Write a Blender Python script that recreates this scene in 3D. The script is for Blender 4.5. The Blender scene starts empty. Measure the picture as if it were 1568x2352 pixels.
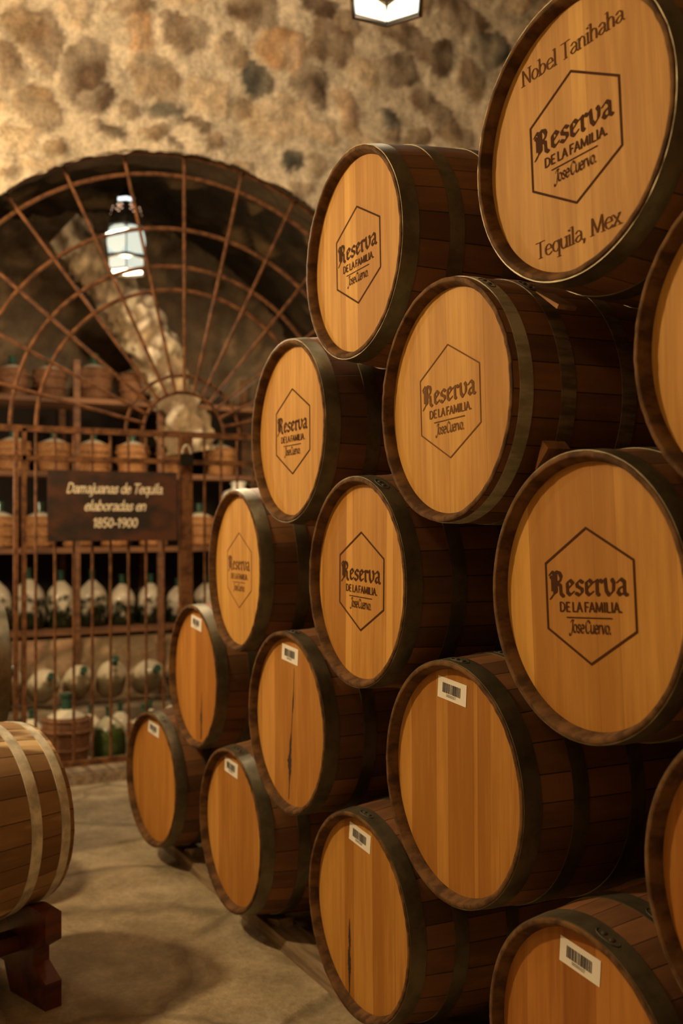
import bpy, bmesh, math, random
from mathutils import Vector, Matrix, noise

random.seed(7)
PI = math.pi
SC = bpy.context.scene
COL = SC.collection

# ------------------------------------------------------------------ camera
CAM = Vector((4.37878, -1.35528, 1.44670))
FWD = Vector((-0.886485, 0.462408, 0.017987))
RGT = Vector((0.462399, 0.886659, -0.004906))
UPV = Vector((0.018217, -0.003969, 0.999826))
FPX = 2383.5
cd = bpy.data.cameras.new('camera')
cam = bpy.data.objects.new('camera', cd)
COL.objects.link(cam)
cam.matrix_world = Matrix(((RGT.x, UPV.x, -FWD.x, CAM.x), (RGT.y, UPV.y, -FWD.y, CAM.y),
                           (RGT.z, UPV.z, -FWD.z, CAM.z), (0, 0, 0, 1)))
cd.sensor_fit = 'VERTICAL'
cd.sensor_height = 36.0
cd.lens = 36.482
cd.dof.use_dof = True
cd.dof.focus_distance = 2.5
cd.dof.aperture_fstop = 2.4
cd.clip_start = 0.05
SC.camera = cam

# ------------------------------------------------------------------ world, exposure, room lights and added fills
w = bpy.data.worlds.new('cellar_air')
SC.world = w
w.use_nodes = True
w.node_tree.nodes['Background'].inputs[0].default_value = (1.0, 0.66, 0.32, 1)
w.node_tree.nodes['Background'].inputs[1].default_value = 0.009
SC.view_settings.view_transform = 'Standard'
SC.view_settings.look = 'None'
SC.view_settings.gamma = 1.0
SC.view_settings.use_curve_mapping = False
SC.view_settings.exposure = 0.0
WARM = (1.0, 0.70, 0.35)


def lamp(name, kind, loc, power, color=WARM, size=0.1, target=None, size_y=None, spot=None):
    d = bpy.data.lights.new(name, kind)
    d.energy = power
    d.color = color
    o = bpy.data.objects.new(name, d)
    o.location = loc
    if kind == 'AREA':
        d.shape = 'RECTANGLE' if size_y else 'SQUARE'
        d.size = size
        if size_y:
            d.size_y = size_y
    else:
        d.shadow_soft_size = size
    if spot:
        d.spot_size = math.radians(spot)
        d.spot_blend = 0.6
    if target is not None:
        o.rotation_euler = (Vector(target) - Vector(loc)).to_track_quat('-Z', 'Y').to_euler()
    COL.objects.link(o)
    return o


# lantern that hangs outside the picture, over the aisle
lamp('aisle_lantern_light', 'POINT', (0.45, -2.45, 3.35), 325, WARM, 0.10)
lamp('near_fill_light', 'POINT', (3.80, -2.80, 3.70), 32, WARM, 0.25)  # added fill for the near barrels, not a lantern of the room
lamp('wall_fill_spot', 'SPOT', (0.90, 0.10, 4.40), 185, (1.0, 0.77, 0.52), 0.25, target=(-1.5, 0.75, 3.30), spot=130)  # added spot that brightens the stone wall around the arch
# added spot in the arch, no fixture there; brightens hoop tops along the stack
lamp('arch_fill_spot', 'SPOT', (-1.72, 0.30, 3.30), 1500, (1.0, 0.80, 0.52), 0.05, target=(1.0, 0.12, 1.78), spot=35)
lamp('gate_floor_fill', 'POINT', (-0.95, -1.50, 2.75), 55, (1.0, 0.76, 0.46), 0.1)  # added lamp out of view, brightens the floor by the gate
lamp('cellar_side_fill', 'POINT', (-2.05, -1.00, 1.75), 40, (1.0, 0.76, 0.46), 0.1)  # added unseen fill from the left, for the lowest shelf and the heap
lamp('cellar_right_fill', 'POINT', (-2.05, 1.52, 2.15), 20, (1.0, 0.74, 0.42), 0.1)  # added unseen fill from the right, for the shelves and the jar


def ray(px, py):
    return FWD + RGT * ((px - 784) / FPX) - UPV * ((py - 1176) / FPX)


def at_x(px, py, x):
    d = ray(px, py)
    return CAM + d * ((x - CAM.x) / d.x)


def at_z(px, py, z):
    d = ray(px, py)
    return CAM + d * ((z - CAM.z) / d.z)


# ------------------------------------------------------------------ helpers
def tag(o, label=None, cat=None, group=None, kind=None):
    if label:
        o['label'] = label
    if cat:
        o['category'] = cat
    if group:
        o['group'] = group
    if kind:
        o['kind'] = kind
    return o


def empty(name, loc, rot=(0, 0, 0)):
    o = bpy.data.objects.new(name, None)
    o.empty_display_size = 0.1
    o.location = loc
    o.rotation_euler = rot
    COL.objects.link(o)
    return o


class MB:
    def __init__(self):
        self.v, self.f, self.m = [], [], []

    def add(self, vs, fs, mi=0):
        n = len(self.v)
        self.v += [tuple(p) for p in vs]
        self.f += [tuple(i + n for i in f) for f in fs]
        self.m += [mi] * len(fs)
        return self

    def box(self, c, s, mi=0, rot=None):
        x, y, z = s[0] / 2, s[1] / 2, s[2] / 2
        vs = [Vector((sx * x, sy * y, sz * z)) for sx in (-1, 1) for sy in (-1, 1) for sz in (-1, 1)]
        if rot is not None:
            vs = [rot @ p for p in vs]
        vs = [p + Vector(c) for p in vs]
        return self.add(vs, [(0, 1, 3, 2), (4, 6, 7, 5), (0, 4, 5, 1), (2, 3, 7, 6), (0, 2, 6, 4), (1, 5, 7, 3)], mi)

    def tube(self, pts, r, n=8, mi=0, closed=False):
        pts = [Vector(p) for p in pts]
        rings = []
        k = len(pts)
        for i, p in enumerate(pts):
            if closed:
                t = pts[(i + 1) % k] - pts[i - 1]
            else:
                t = pts[min(i + 1, k - 1)] - pts[max(i - 1, 0)]
            t.normalize()
            a = Vector((1, 0, 0)) if abs(t.x) < 0.8 else Vector((0, 0, 1))
            u = t.cross(a).normalized()
            v = t.cross(u)
            rings.append([p + u * (r * math.cos(2 * PI * j / n)) + v * (r * math.sin(2 * PI * j / n)) for j in range(n)])
        vs = [q for rg in rings for q in rg]
        fs = []
        m = k if closed else k - 1
        for i in range(m):
            i2 = (i + 1) % k
            for j in range(n):
                j2 = (j + 1) % n
                fs.append((i * n + j, i * n + j2, i2 * n + j2, i2 * n + j))
        if not closed:
            fs.append(tuple(range(n - 1, -1, -1)))
            fs.append(tuple((k - 1) * n + j for j in range(n)))
        return self.add(vs, fs, mi)

    def lathe(self, prof, n=32, mi=0, c=(0, 0, 0), cap=True, axis='z'):
        """prof: (radius, height) pairs around z (or y)."""
        vs, fs = [], []
        for (r, h) in prof:
            for j in range(n):
                a = 2 * PI * j / n
                if axis == 'z':
                    vs.append((c[0] + r * math.cos(a), c[1] + r * math.sin(a), c[2] + h))
                else:
                    vs.append((c[0] + r * math.cos(a), c[1] + h, c[2] + r * math.sin(a)))
        for i in range(len(prof) - 1):
            for j in range(n):
                j2 = (j + 1) % n
                fs.append((i * n + j, i * n + j2, (i + 1) * n + j2, (i + 1) * n + j))
        if cap:
            fs.append(tuple(range(n - 1, -1, -1)))
            fs.append(tuple((len(prof) - 1) * n + j for j in range(n)))
        return self.add(vs, fs, mi)

    def prism(self, poly, lo, hi, axis='x', mi=0):
        """poly in the two other axes, extruded along axis."""
        def mk(a, b, h):
            return {'x': (h, a, b), 'y': (a, h, b), 'z': (a, b, h)}[axis]
        n = len(poly)
        vs = [mk(a, b, lo) for a, b in poly] + [mk(a, b, hi) for a, b in poly]
        fs = [tuple(range(n - 1, -1, -1)), tuple(range(n, 2 * n))]
        fs += [(i, (i + 1) % n, n + (i + 1) % n, n + i) for i in range(n)]
        return self.add(vs, fs, mi)

    def mesh(self, name, mats, smooth=True, fix=True):
        me = bpy.data.meshes.new(name)
        me.from_pydata(self.v, [], self.f)
        for m in (mats if isinstance(mats, (list, tuple)) else [mats]):
            me.materials.append(m)
        me.polygons.foreach_set('material_index', self.m)
        if fix:
            bm = bmesh.new()
            bm.from_mesh(me)
            bmesh.ops.recalc_face_normals(bm, faces=bm.faces)
            bm.to_mesh(me)
            bm.free()
        if smooth:
            me.polygons.foreach_set('use_smooth', [True] * len(me.polygons))
            try:
                me.set_sharp_from_angle(angle=math.radians(38))
            except Exception:
                pass
        me.update()
        return me

    def build(self, name, mats, parent=None, loc=(0, 0, 0), rot=(0, 0, 0), smooth=True, fix=True):
        return put(name, self.mesh(name, mats, smooth, fix), parent, loc, rot)


def put(name, me, parent=None, loc=(0, 0, 0), rot=(0, 0, 0)):
    o = bpy.data.objects.new(name, me)
    o.location = loc
    o.rotation_euler = rot
    if parent is not None:
        o.parent = parent
    COL.objects.link(o)
    return o


# ------------------------------------------------------------------ materials
class NT:
    def __init__(self, name):
        self.mat = bpy.data.materials.new(name)
        self.mat.use_nodes = True
        self.t = self.mat.node_tree
        self.b = self.t.nodes['Principled BSDF']

    def n(self, typ, **kw):
        nd = self.t.nodes.new(typ)
        for k, v in kw.items():
            if k.startswith('i_'):
                nd.inputs[k[2:].replace('_', ' ')].default_value = v
            else:
                setattr(nd, k, v)
        return nd

    def l(self, a, b):
        self.t.links.new(a, b)

    def math(self, op, a, b=None, c=None):
        nd = self.t.nodes.new('ShaderNodeMath')
        nd.operation = op
        for i, x in enumerate((a, b, c)):
            if x is None:
                continue
            if isinstance(x, (int, float)):
                nd.inputs[i].default_value = x
            else:
                self.l(x, nd.inputs[i])
        return nd.outputs[0]

    def mix(self, fac, a, b, blend='MIX'):
        nd = self.t.nodes.new('ShaderNodeMix')
        nd.data_type = 'RGBA'
        nd.blend_type = blend
        for i, x in ((0, fac), (6, a), (7, b)):
            if isinstance(x, (int, float)):
                nd.inputs[i].default_value = x
            elif isinstance(x, (tuple, list)):
                nd.inputs[i].default_value = (*x[:3], 1)
            else:
                self.l(x, nd.inputs[i])
        return nd.outputs[2]

    def ramp(self, x, lo, hi, a=0.0, b=1.0):
        nd = self.t.nodes.new('ShaderNodeMapRange')
        nd.interpolation_type = 'SMOOTHSTEP'
        self.l(x, nd.inputs[0])
        for i, v in zip((1, 2, 3, 4), (lo, hi, a, b)):
            nd.inputs[i].default_value = v
        return nd.outputs[0]

    def obj(self, scale=(1, 1, 1), rand=True):
        tc = self.n('ShaderNodeTexCoord')
        mp = self.n('ShaderNodeMapping')
        self.l(tc.outputs['Object'], mp.inputs['Vector'])
        mp.inputs['Scale'].default_value = scale
        if rand:
            oi = self.n('ShaderNodeObjectInfo')
            s = self.n('ShaderNodeVectorMath', operation='SCALE')
            s.inputs[0].default_value = (13.7, 7.3, 5.1)
            self.l(oi.outputs['Random'], s.inputs['Scale'])
            self.l(s.outputs[0], mp.inputs['Location'])
        return mp.outputs[0]

    def noise(self, vec, scale, detail=4, rough=0.55):
        nd = self.n('ShaderNodeTexNoise', i_Scale=scale, i_Detail=detail, i_Roughness=rough)
        self.l(vec, nd.inputs['Vector'])
        return nd.outputs[0]

    def bump(self, h, strength=0.3, dist=0.01):
        nd = self.n('ShaderNodeBump', i_Strength=strength, i_Distance=dist)
        self.l(h, nd.inputs['Height'])
        self.l(nd.outputs[0], self.b.inputs['Normal'])

    def set(self, **kw):
        for k, v in kw.items():
            self.b.inputs[k.replace('_', ' ')].default_value = v
        return self

    def color(self, x):
        if isinstance(x, (tuple, list)):
            self.b.inputs['Base Color'].default_value = (*x[:3], 1)
        else:
            self.l(x, self.b.inputs['Base Color'])
        return self.mat


def mat_head():
    """planed oak planks; the tone of each head comes from its object colour"""
    m = NT('head_oak')
    oi = m.n('ShaderNodeObjectInfo')
    tc = m.n('ShaderNodeTexCoord')
    sx = m.n('ShaderNodeSeparateXYZ')
    m.l(tc.outputs['Object'], sx.inputs[0])
    rnd = m.math('MULTIPLY', oi.outputs['Random'], 40.0)
    wob = m.n('ShaderNodeTexNoise', noise_dimensions='1D', i_Scale=7.0, i_Detail=0.0)
    m.l(m.math('ADD', sx.outputs[0], rnd), wob.inputs['W'])
    x = m.math('ADD', m.math('MULTIPLY', sx.outputs[0], 12.0), m.math('MULTIPLY', wob.outputs[0], 2.2))
    x = m.math('ADD', x, rnd)
    wn = m.n('ShaderNodeTexWhiteNoise', noise_dimensions='1D')
    m.l(m.math('FLOOR', x), wn.inputs['W'])
    fr = m.math('FRACT', x)
    seam = m.ramp(m.math('MINIMUM', fr, m.math('SUBTRACT', 1.0, fr)), 0.0, 0.025)
    v = m.obj((34, 4, 2.2))
    g1 = m.noise(v, 2.0, 5, 0.6)
    v2 = m.obj((9, 2, 1.1))
    g2 = m.noise(v2, 1.6, 3, 0.5)
    g3 = m.noise(m.obj((5, 5, 3)), 1.2, 3, 0.6)
    pl = m.math('MULTIPLY', m.math('MULTIPLY', m.math('SUBTRACT', wn.outputs[0], 0.5), 0.36), oi.outputs['Alpha'])
    tone = m.math('ADD', m.math('ADD', pl, 0.18), m.math('MULTIPLY', g1, 0.62))
    tone = m.math('ADD', tone, m.math('MULTIPLY', g2, 0.55))
    tone = m.ramp(tone, 0.45, 1.15)
    c = m.mix(tone, (0.60, 0.49, 0.34), (1.0, 1.0, 1.0))
    c = m.mix(m.ramp(g3, 0.58, 0.8, 0.0, 0.35), c, (0.72, 0.60, 0.45))
    c = m.mix(seam, m.mix(0.30, c, (0.25, 0.15, 0.08)), c)
    c = m.mix(1.0, c, oi.outputs['Color'], 'MULTIPLY')
    m.set(Roughness=0.62)
    m.b.inputs['Specular IOR Level'].default_value = 0.25
    m.bump(g1, 0.12, 0.003)
    return m.color(c)


def mat_stave(name, dark, light, contrast=1.0, patch=None):
    m = NT(name)
    tc = m.n('ShaderNodeTexCoord')
    sx = m.n('ShaderNodeSeparateXYZ')
    m.l(tc.outputs['Object'], sx.inputs[0])
    oi = m.n('ShaderNodeObjectInfo')
    ang = m.math('ARCTAN2', sx.outputs[2], sx.outputs[0])
    a = m.math('ADD', m.math('MULTIPLY', ang, 29 / (2 * PI)), m.math('MULTIPLY', m.n('ShaderNodeTexWhiteNoise').outputs[0], 0.0))
    wb = m.noise(m.obj((3, 0, 3)), 1.0, 0)
    a = m.math('ADD', a, m.math('MULTIPLY', wb, 1.2))
    fr = m.math('FRACT', a)
    seam = m.ramp(m.math('MINIMUM', fr, m.math('SUBTRACT', 1.0, fr)), 0.0, 0.035)
    wn = m.n('ShaderNodeTexWhiteNoise', noise_dimensions='1D')
    m.l(m.math('ADD', m.math('FLOOR', a), m.math('MULTIPLY', oi.outputs['Random'], 50.0)), wn.inputs['W'])
    g = m.noise(m.obj((30, 4, 30)), 1.0, 5, 0.6)
    g2 = m.noise(m.obj((4, 3, 4)), 1.5, 3)
    t = m.ramp(m.math('ADD', m.math('MULTIPLY', wn.outputs[0], 0.5), m.math('ADD', m.math('MULTIPLY', g, 0.6), m.math('MULTIPLY', g2, 0.4))), 0.4, 1.15)
    c = m.mix(t, dark, light)
    if patch:
        c = m.mix(m.ramp(m.noise(m.obj((10, 1.5, 10)), 0.9, 3), 0.54, 0.66), c, patch)
    c = m.mix(seam, tuple(x * 0.12 for x in dark), c)
    m.set(Roughness=0.7)
    m.bump(m.math('ADD', m.math('MULTIPLY', g, 0.4), seam), 0.35, 0.004)
    return m.color(c)


def mat_mottled(name, a, b, scale=(8, 8, 8), rough=0.6, metal=0.0, lo=0.35, hi=0.65, bump=0.2, spec=0.5, bd=0.006):
    m = NT(name)
    g = m.noise(m.obj(scale), 1.0, 6, 0.62)
    m.set(Roughness=rough, Metallic=metal)
    m.b.inputs['Specular IOR Level'].default_value = spec
    if bump:
        m.bump(g, bump, bd)
    return m.color(m.mix(m.ramp(g, lo, hi), a, b))


def mat_plain(name, c, rough=0.6, metal=0.0, spec=0.5):
    m = NT(name)
    m.set(Roughness=rough, Metallic=metal)
    m.b.inputs['Specular IOR Level'].default_value = spec
    return m.color(c)


def mat_emit(name, c, s, base=(0.8, 0.8, 0.75)):
    m = NT(name)
    m.b.inputs['Emission Color'].default_value = (*c, 1)
    m.b.inputs['Emission Strength'].default_value = s
    m.set(Roughness=0.4)
    return m.color(base)


def mat_attr(name, rough=0.9, nscale=(7, 7, 7), bump=0.5, lo=0.72, hi=1.12, bd=0.02):
    """albedo from the mesh's own stone colours, broken up with fine grain"""
    m = NT(name)
    at = m.n('ShaderNodeVertexColor', layer_name='stone')
    g = m.noise(m.obj(nscale, False), 1.0, 8, 0.65)
    g2 = m.noise(m.obj(tuple(4 * x for x in nscale), False), 1.0, 5, 0.7)
    k = m.n('ShaderNodeCombineColor')
    v = m.ramp(m.math('ADD', m.math('MULTIPLY', g, 0.6), m.math('MULTIPLY', g2, 0.4)), 0.32, 0.68, lo, hi)
    for i in range(3):
        m.l(v, k.inputs[i])
    m.set(Roughness=rough)
    m.b.inputs['Specular IOR Level'].default_value = 0.2
    m.bump(m.math('ADD', m.math('MULTIPLY', g, 0.7), m.math('MULTIPLY', g2, 0.3)), bump, bd)
    return m.color(m.mix(1.0, at.outputs[0], k.outputs[0], 'MULTIPLY'))


M_HEAD = mat_head()
M_STAVE = mat_stave('stave_dark_oak', (0.085, 0.036, 0.013), (0.27, 0.115, 0.038))
M_STAVE_L = mat_stave('stave_light_oak', (0.19, 0.105, 0.046), (0.42, 0.27, 0.135), patch=(0.90, 0.70, 0.42))
M_CHIME = mat_mottled('chime_end_grain', (0.058, 0.027, 0.010), (0.165, 0.082, 0.029), (22, 10, 22), 0.8, spec=0.2)
M_CHIME_L = mat_mottled('chime_light', (0.16, 0.075, 0.03), (0.32, 0.16, 0.07), (26, 10, 26), 0.75)
M_HOOP = mat_mottled('hoop_dark_steel', (0.16, 0.14, 0.095), (0.25, 0.22, 0.15), (14, 14, 14), 0.47, 0.88, bump=0.08)
M_RIVET = mat_plain('rivet_iron', (0.045, 0.040, 0.030), 0.65)
M_HOOP_P = mat_mottled('hoop_grey_steel', (0.30, 0.27, 0.185), (0.52, 0.48, 0.34), (30, 8, 30), 0.6, 0.1, bump=0.1)
M_HOOP_O = mat_mottled('hoop_aged_steel', (0.085, 0.060, 0.036), (0.25, 0.185, 0.115), (30, 6, 30), 0.6, 0.0, bump=0.1)
M_HOOP_Z = mat_mottled('hoop_zinc', (0.46, 0.46, 0.40), (0.85, 0.84, 0.74), (16, 16, 16), 0.5, 0.05, bump=0.1)
M_INK = mat_plain('brand_burn', (0.060, 0.022, 0.009), 0.8, 0, 0.1)
M_INK_F = mat_plain('brand_burn_faint', (0.16, 0.075, 0.028), 0.8, 0, 0.1)
M_SCORCH = mat_plain('brand_scorch', (0.30, 0.135, 0.05), 0.8, 0, 0.1)
M_PAPER = mat_plain('label_paper', (0.80, 0.78, 0.74), 0.7, 0, 0.3)
M_BAR = mat_plain('barcode_ink', (0.06, 0.055, 0.05), 0.7, 0, 0.2)
M_CRACK = mat_mottled('crack_stain', (0.012, 0.006, 0.003), (0.05, 0.02, 0.008), (60, 60, 20), 0.8)
M_WOODRAIL = mat_mottled('rail_wood', (0.16, 0.11, 0.065), (0.34, 0.25, 0.155), (3, 30, 30), 0.8)
M_WEDGE = mat_mottled('wedge_wood', (0.20, 0.095, 0.035), (0.40, 0.20, 0.075), (10, 30, 30), 0.8)
M_MAHOG = mat_mottled('stand_mahogany', (0.050, 0.012, 0.005), (0.14, 0.034, 0.013), (20, 3, 20), 0.42, bump=0.1)
M_IRON = mat_mottled('rusty_iron', (0.070, 0.027, 0.010), (0.185, 0.076, 0.026), (20, 20, 20), 0.68, 0.0, spec=0.25)
M_SHELF = mat_mottled('shelf_wood', (0.10, 0.042, 0.016), (0.24, 0.105, 0.042), (20, 3, 20), 0.7)
M_SIGN = mat_mottled('sign_board', (0.020, 0.012, 0.007), (0.085, 0.028, 0.011), (3, 3, 5), 0.55, lo=0.38, hi=0.62)
M_SIGNTXT = mat_plain('sign_paint', (0.85, 0.72, 0.50), 0.6)
M_LANTMETAL = mat_plain('lantern_metal', (0.02, 0.016, 0.012), 0.45, 0.6)
M_LANTTRIM = mat_plain('lantern_brass', (0.35, 0.22, 0.11), 0.45, 0.5)
M_LANTGLASS = mat_emit('lantern_glass', (0.80, 0.92, 0.80), 0.72, (0.25, 0.25, 0.23))
M_LANTHOT = mat_emit('lantern_flame_opening', (0.86, 0.96, 1.0), 1.6)
M_LANTDIM = mat_emit('lantern_pierced_opening', (1.0, 0.55, 0.36), 0.8)
M_WICKER = mat_mottled('wicker', (0.22, 0.085, 0.025), (0.52, 0.25, 0.085), (60, 60, 140), 0.75, bump=0.5)
M_WICKER_B = mat_mottled('wicker_brown', (0.13, 0.050, 0.018), (0.26, 0.115, 0.045), (60, 60, 140), 0.75, bump=0.5)
M_CORK = mat_plain('cork', (0.35, 0.23, 0.12), 0.9)
M_CERAMIC = mat_mottled('white_ceramic', (0.75, 0.70, 0.6), (0.85, 0.82, 0.75), (8, 8, 8), 0.4)


def mat_demijohn(name, glass, dust, cover):
    """dark glass, dust settled on whatever faces up"""
    m = NT(name)
    ge = m.n('ShaderNodeNewGeometry')
    sx = m.n('ShaderNodeSeparateXYZ')
    m.l(ge.outputs['Normal'], sx.inputs[0])
    g = m.noise(m.obj((14, 14, 14)), 1.0, 5)
    d = m.math('ADD', sx.outputs[2], m.math('MULTIPLY', m.math('SUBTRACT', g, 0.5), 1.7))
    f = m.ramp(d, cover - 0.2, cover + 0.2)
    m.l(m.mix(f, glass, dust), m.b.inputs['Base Color'])
    m.l(m.math('ADD', m.math('MULTIPLY', f, 0.6), 0.08), m.b.inputs['Roughness'])
    m.b.inputs['Transmission Weight'].default_value = 0.0
    m.b.inputs['Coat Weight'].default_value = 0.4
    m.b.inputs['Coat Roughness'].default_value = 0.08
    return m.mat


M_GLASS_DARK = mat_demijohn('dusty_dark_glass', (0.010, 0.016, 0.006), (0.60, 0.51, 0.37), 0.12)
M_GLASS_PALE = mat_demijohn('dusty_pale_glass', (0.22, 0.17, 0.10), (0.66, 0.57, 0.41), -0.05)
M_GLASS_GREEN = mat_demijohn('dusty_green_glass', (0.05, 0.08, 0.018), (0.40, 0.36, 0.22), 0.5)
M_NECK = mat_plain('green_neck_glass', (0.035, 0.085, 0.055), 0.1)
M_WALL = mat_attr('rubble_wall', 0.92, (11, 11, 11), 0.9, 0.58, 1.18)
M_VAULT = mat_attr('vault_stone', 0.92, (9, 9, 9), 0.6)


def mat_floor():
    m = NT('flagstone')
    v = m.obj((1, 1, 1), False)
    wv = m.n('ShaderNodeTexNoise', i_Scale=1.6, i_Detail=3.0)
    m.l(v, wv.inputs['Vector'])
    ad = m.n('ShaderNodeVectorMath', operation='MULTIPLY_ADD')
    m.l(wv.outputs[1], ad.inputs[0])
    ad.inputs[1].default_value = (0.45, 0.45, 0)
    m.l(v, ad.inputs[2])
    vo = m.n('ShaderNodeTexVoronoi', feature='DISTANCE_TO_EDGE', i_Scale=1.05)
    m.l(ad.outputs[0], vo.inputs['Vector'])
    vc = m.n('ShaderNodeTexVoronoi', i_Scale=1.05)
    m.l(ad.outputs[0], vc.inputs['Vector'])
    sep = m.n('ShaderNodeSeparateColor')
    m.l(vc.outputs['Color'], sep.inputs[0])
    edge = m.ramp(vo.outputs['Distance'], 0.0, 0.035)
    g = m.noise(v, 5.0, 8, 0.65)
    g2 = m.noise(v, 45.0, 4, 0.7)
    t = m.ramp(m.math('ADD', m.math('MULTIPLY', g, 0.75), m.math('ADD', m.math('MULTIPLY', sep.outputs[0], 0.18), m.math('MULTIPLY', g2, 0.34))), 0.42, 0.84)
    c = m.mix(t, (0.215, 0.172, 0.108), (0.46, 0.375, 0.25))
    c = m.mix(edge, m.mix(0.40, c, (0.08, 0.06, 0.04)), c)
    m.set(Roughness=0.75)
    m.b.inputs['Specular IOR Level'].default_value = 0.3
    h = m.math('ADD', m.math('MULTIPLY', edge, 0.6), m.math('ADD', m.math('MULTIPLY', g, 0.9), m.math('MULTIPLY', g2, 0.15)))
    m.bump(h, 0.65, 0.03)
    return m.color(c)


M_FLOOR = mat_floor()

# ------------------------------------------------------------------ the cellar shell
GX = -1.594                       # face of the wall that carries the arch
AC = Vector((GX, 0.70, 2.031))    # centre of the arch
AR = 1.665                        # arch opening radius
WX = GX + 0.10                    # face of the wall: the gate sits in a rebate behind it
WT = 0.36                         # wall thickness
VX = -3.50                        # back of the inner cellar
STONE = {'D': (0.120, 0.078, 0.048), 'G': (0.075, 0.072, 0.056), 'O': (0.44, 0.265, 0.13), 'T': (0.27, 0.185, 0.105),
         'L': (0.56, 0.42, 0.26), 'B': (0.18, 0.115, 0.066)}
MORTAR = (0.60, 0.50, 0.355)
# the stones one can make out, as (px, py, half-width, half-height, kind) on the plane of the wall
SEEN = [(195, 160, 50, 90, 'D'), (215, 220, 38, 45, 'D'), (100, 95, 42, 70, 'B'), (60, 60, 55, 45, 'T'), (322, 75, 32, 52, 'O'), (425, 78, 52, 52, 'B'),
        (362, 178, 62, 55, 'T'), (580, 20, 60, 42, 'B'), (535, 120, 46, 34, 'T'), (650, 110, 58, 60, 'O'), (583, 185, 38, 35, 'G'),
        (715, 195, 42, 42, 'D'), (755, 100, 50, 50, 'B'), (380, 256, 40, 18, 'G'), (250, 298, 36, 17, 'D'), (452, 290, 36, 16, 'D'),
        (355, 300, 42, 14, 'T'), (642, 272, 75, 45, 'L'), (80, 245, 52, 55, 'T'), (480, 222, 45, 48, 'L'), (490, 330, 28, 17, 'B'),
        (402, 336, 20, 8, 'D'), (664, 370, 30, 24, 'G'), (732, 12, 48, 32, 'D'), (800, 60, 30, 30, 'T'), (930, 85, 65, 34, 'B'),
        (1008, 130, 34, 46, 'D'), (1128, 110, 44, 36, 'G'), (1065, 40, 62, 42, 'B'), (920, 165, 42, 42, 'D'), (800, 255, 25, 60, 'O'),
        (893, 272, 22, 24, 'G'), (895, 306, 24, 15, 'B'), (990, 250, 56, 30, 'B'), (1082, 190, 36, 46, 'T'), (836, 165, 40, 26, 'L'),
        (962, 318, 36, 24, 'T'), (1042, 310, 42, 24, 'T'), (20, 150, 34, 50, 'B'), (45, 320, 40, 26, 'L'), (130, 330, 32, 20, 'T'),
        (560, 250, 34, 30, 'T'), (300, 10, 60, 20, 'T'), (180, 30, 40, 30, 'L'), (840, 330, 34, 24, 'L'), (690, 440, 26, 22, 'T'),
        (560, 380, 30, 16, 'T'), (20, 400, 30, 14, 'T'), (90, 372, 32, 12, 'L'), (740, 300, 40, 24, 'L')]
stones = []
for (px, py, rx, ry, k) in SEEN:
    c = at_x(px, py, WX)
    e = at_x(px + 10, py, WX)
    f = at_x(px, py + 10, WX)
    stones.append((c.y, c.z, rx * (e.y - c.y) / 10, ry * (c.z - f.z) / 10, STONE[k], random.uniform(-0.5, 0.5)))
rs = random.Random(3)
tries = 0
while tries < 4200:
    tries += 1
    y, z = rs.uniform(-4.6, 3.6), rs.uniform(0.0, 5.4)
    r1 = rs.uniform(0.07, 0.19)
    r2 = r1 * rs.uniform(0.6, 1.0)
    if math.hypot(y - AC.y, z - AC.z) < AR - 0.1 and z > AC.z or (abs(y - AC.y) < AR - 0.1 and z < AC.z):
        continue
    if any(((y - s[0]) / (s[2] + r1 * 1.16)) ** 2 + ((z - s[1]) / (s[3] + r2 * 1.16)) ** 2 < 1.0 for s in stones):
        continue
    stones.append((y, z, r1, r2, STONE[rs.choice('BTTLLLLOTLBD')], rs.uniform(-0.6, 0.6)))
CELL = 0.4
grid = {}
for i, s in enumerate(stones):
    R = max(s[2], s[3]) * 1.3 + 0.08
    for a in range(int((s[0] - R) // CELL), int((s[0] + R) // CELL) + 1):
        for b in range(int((s[1] - R) // CELL), int((s[1] + R) // CELL) + 1):
            grid.setdefault((a, b), []).append(i)


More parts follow.
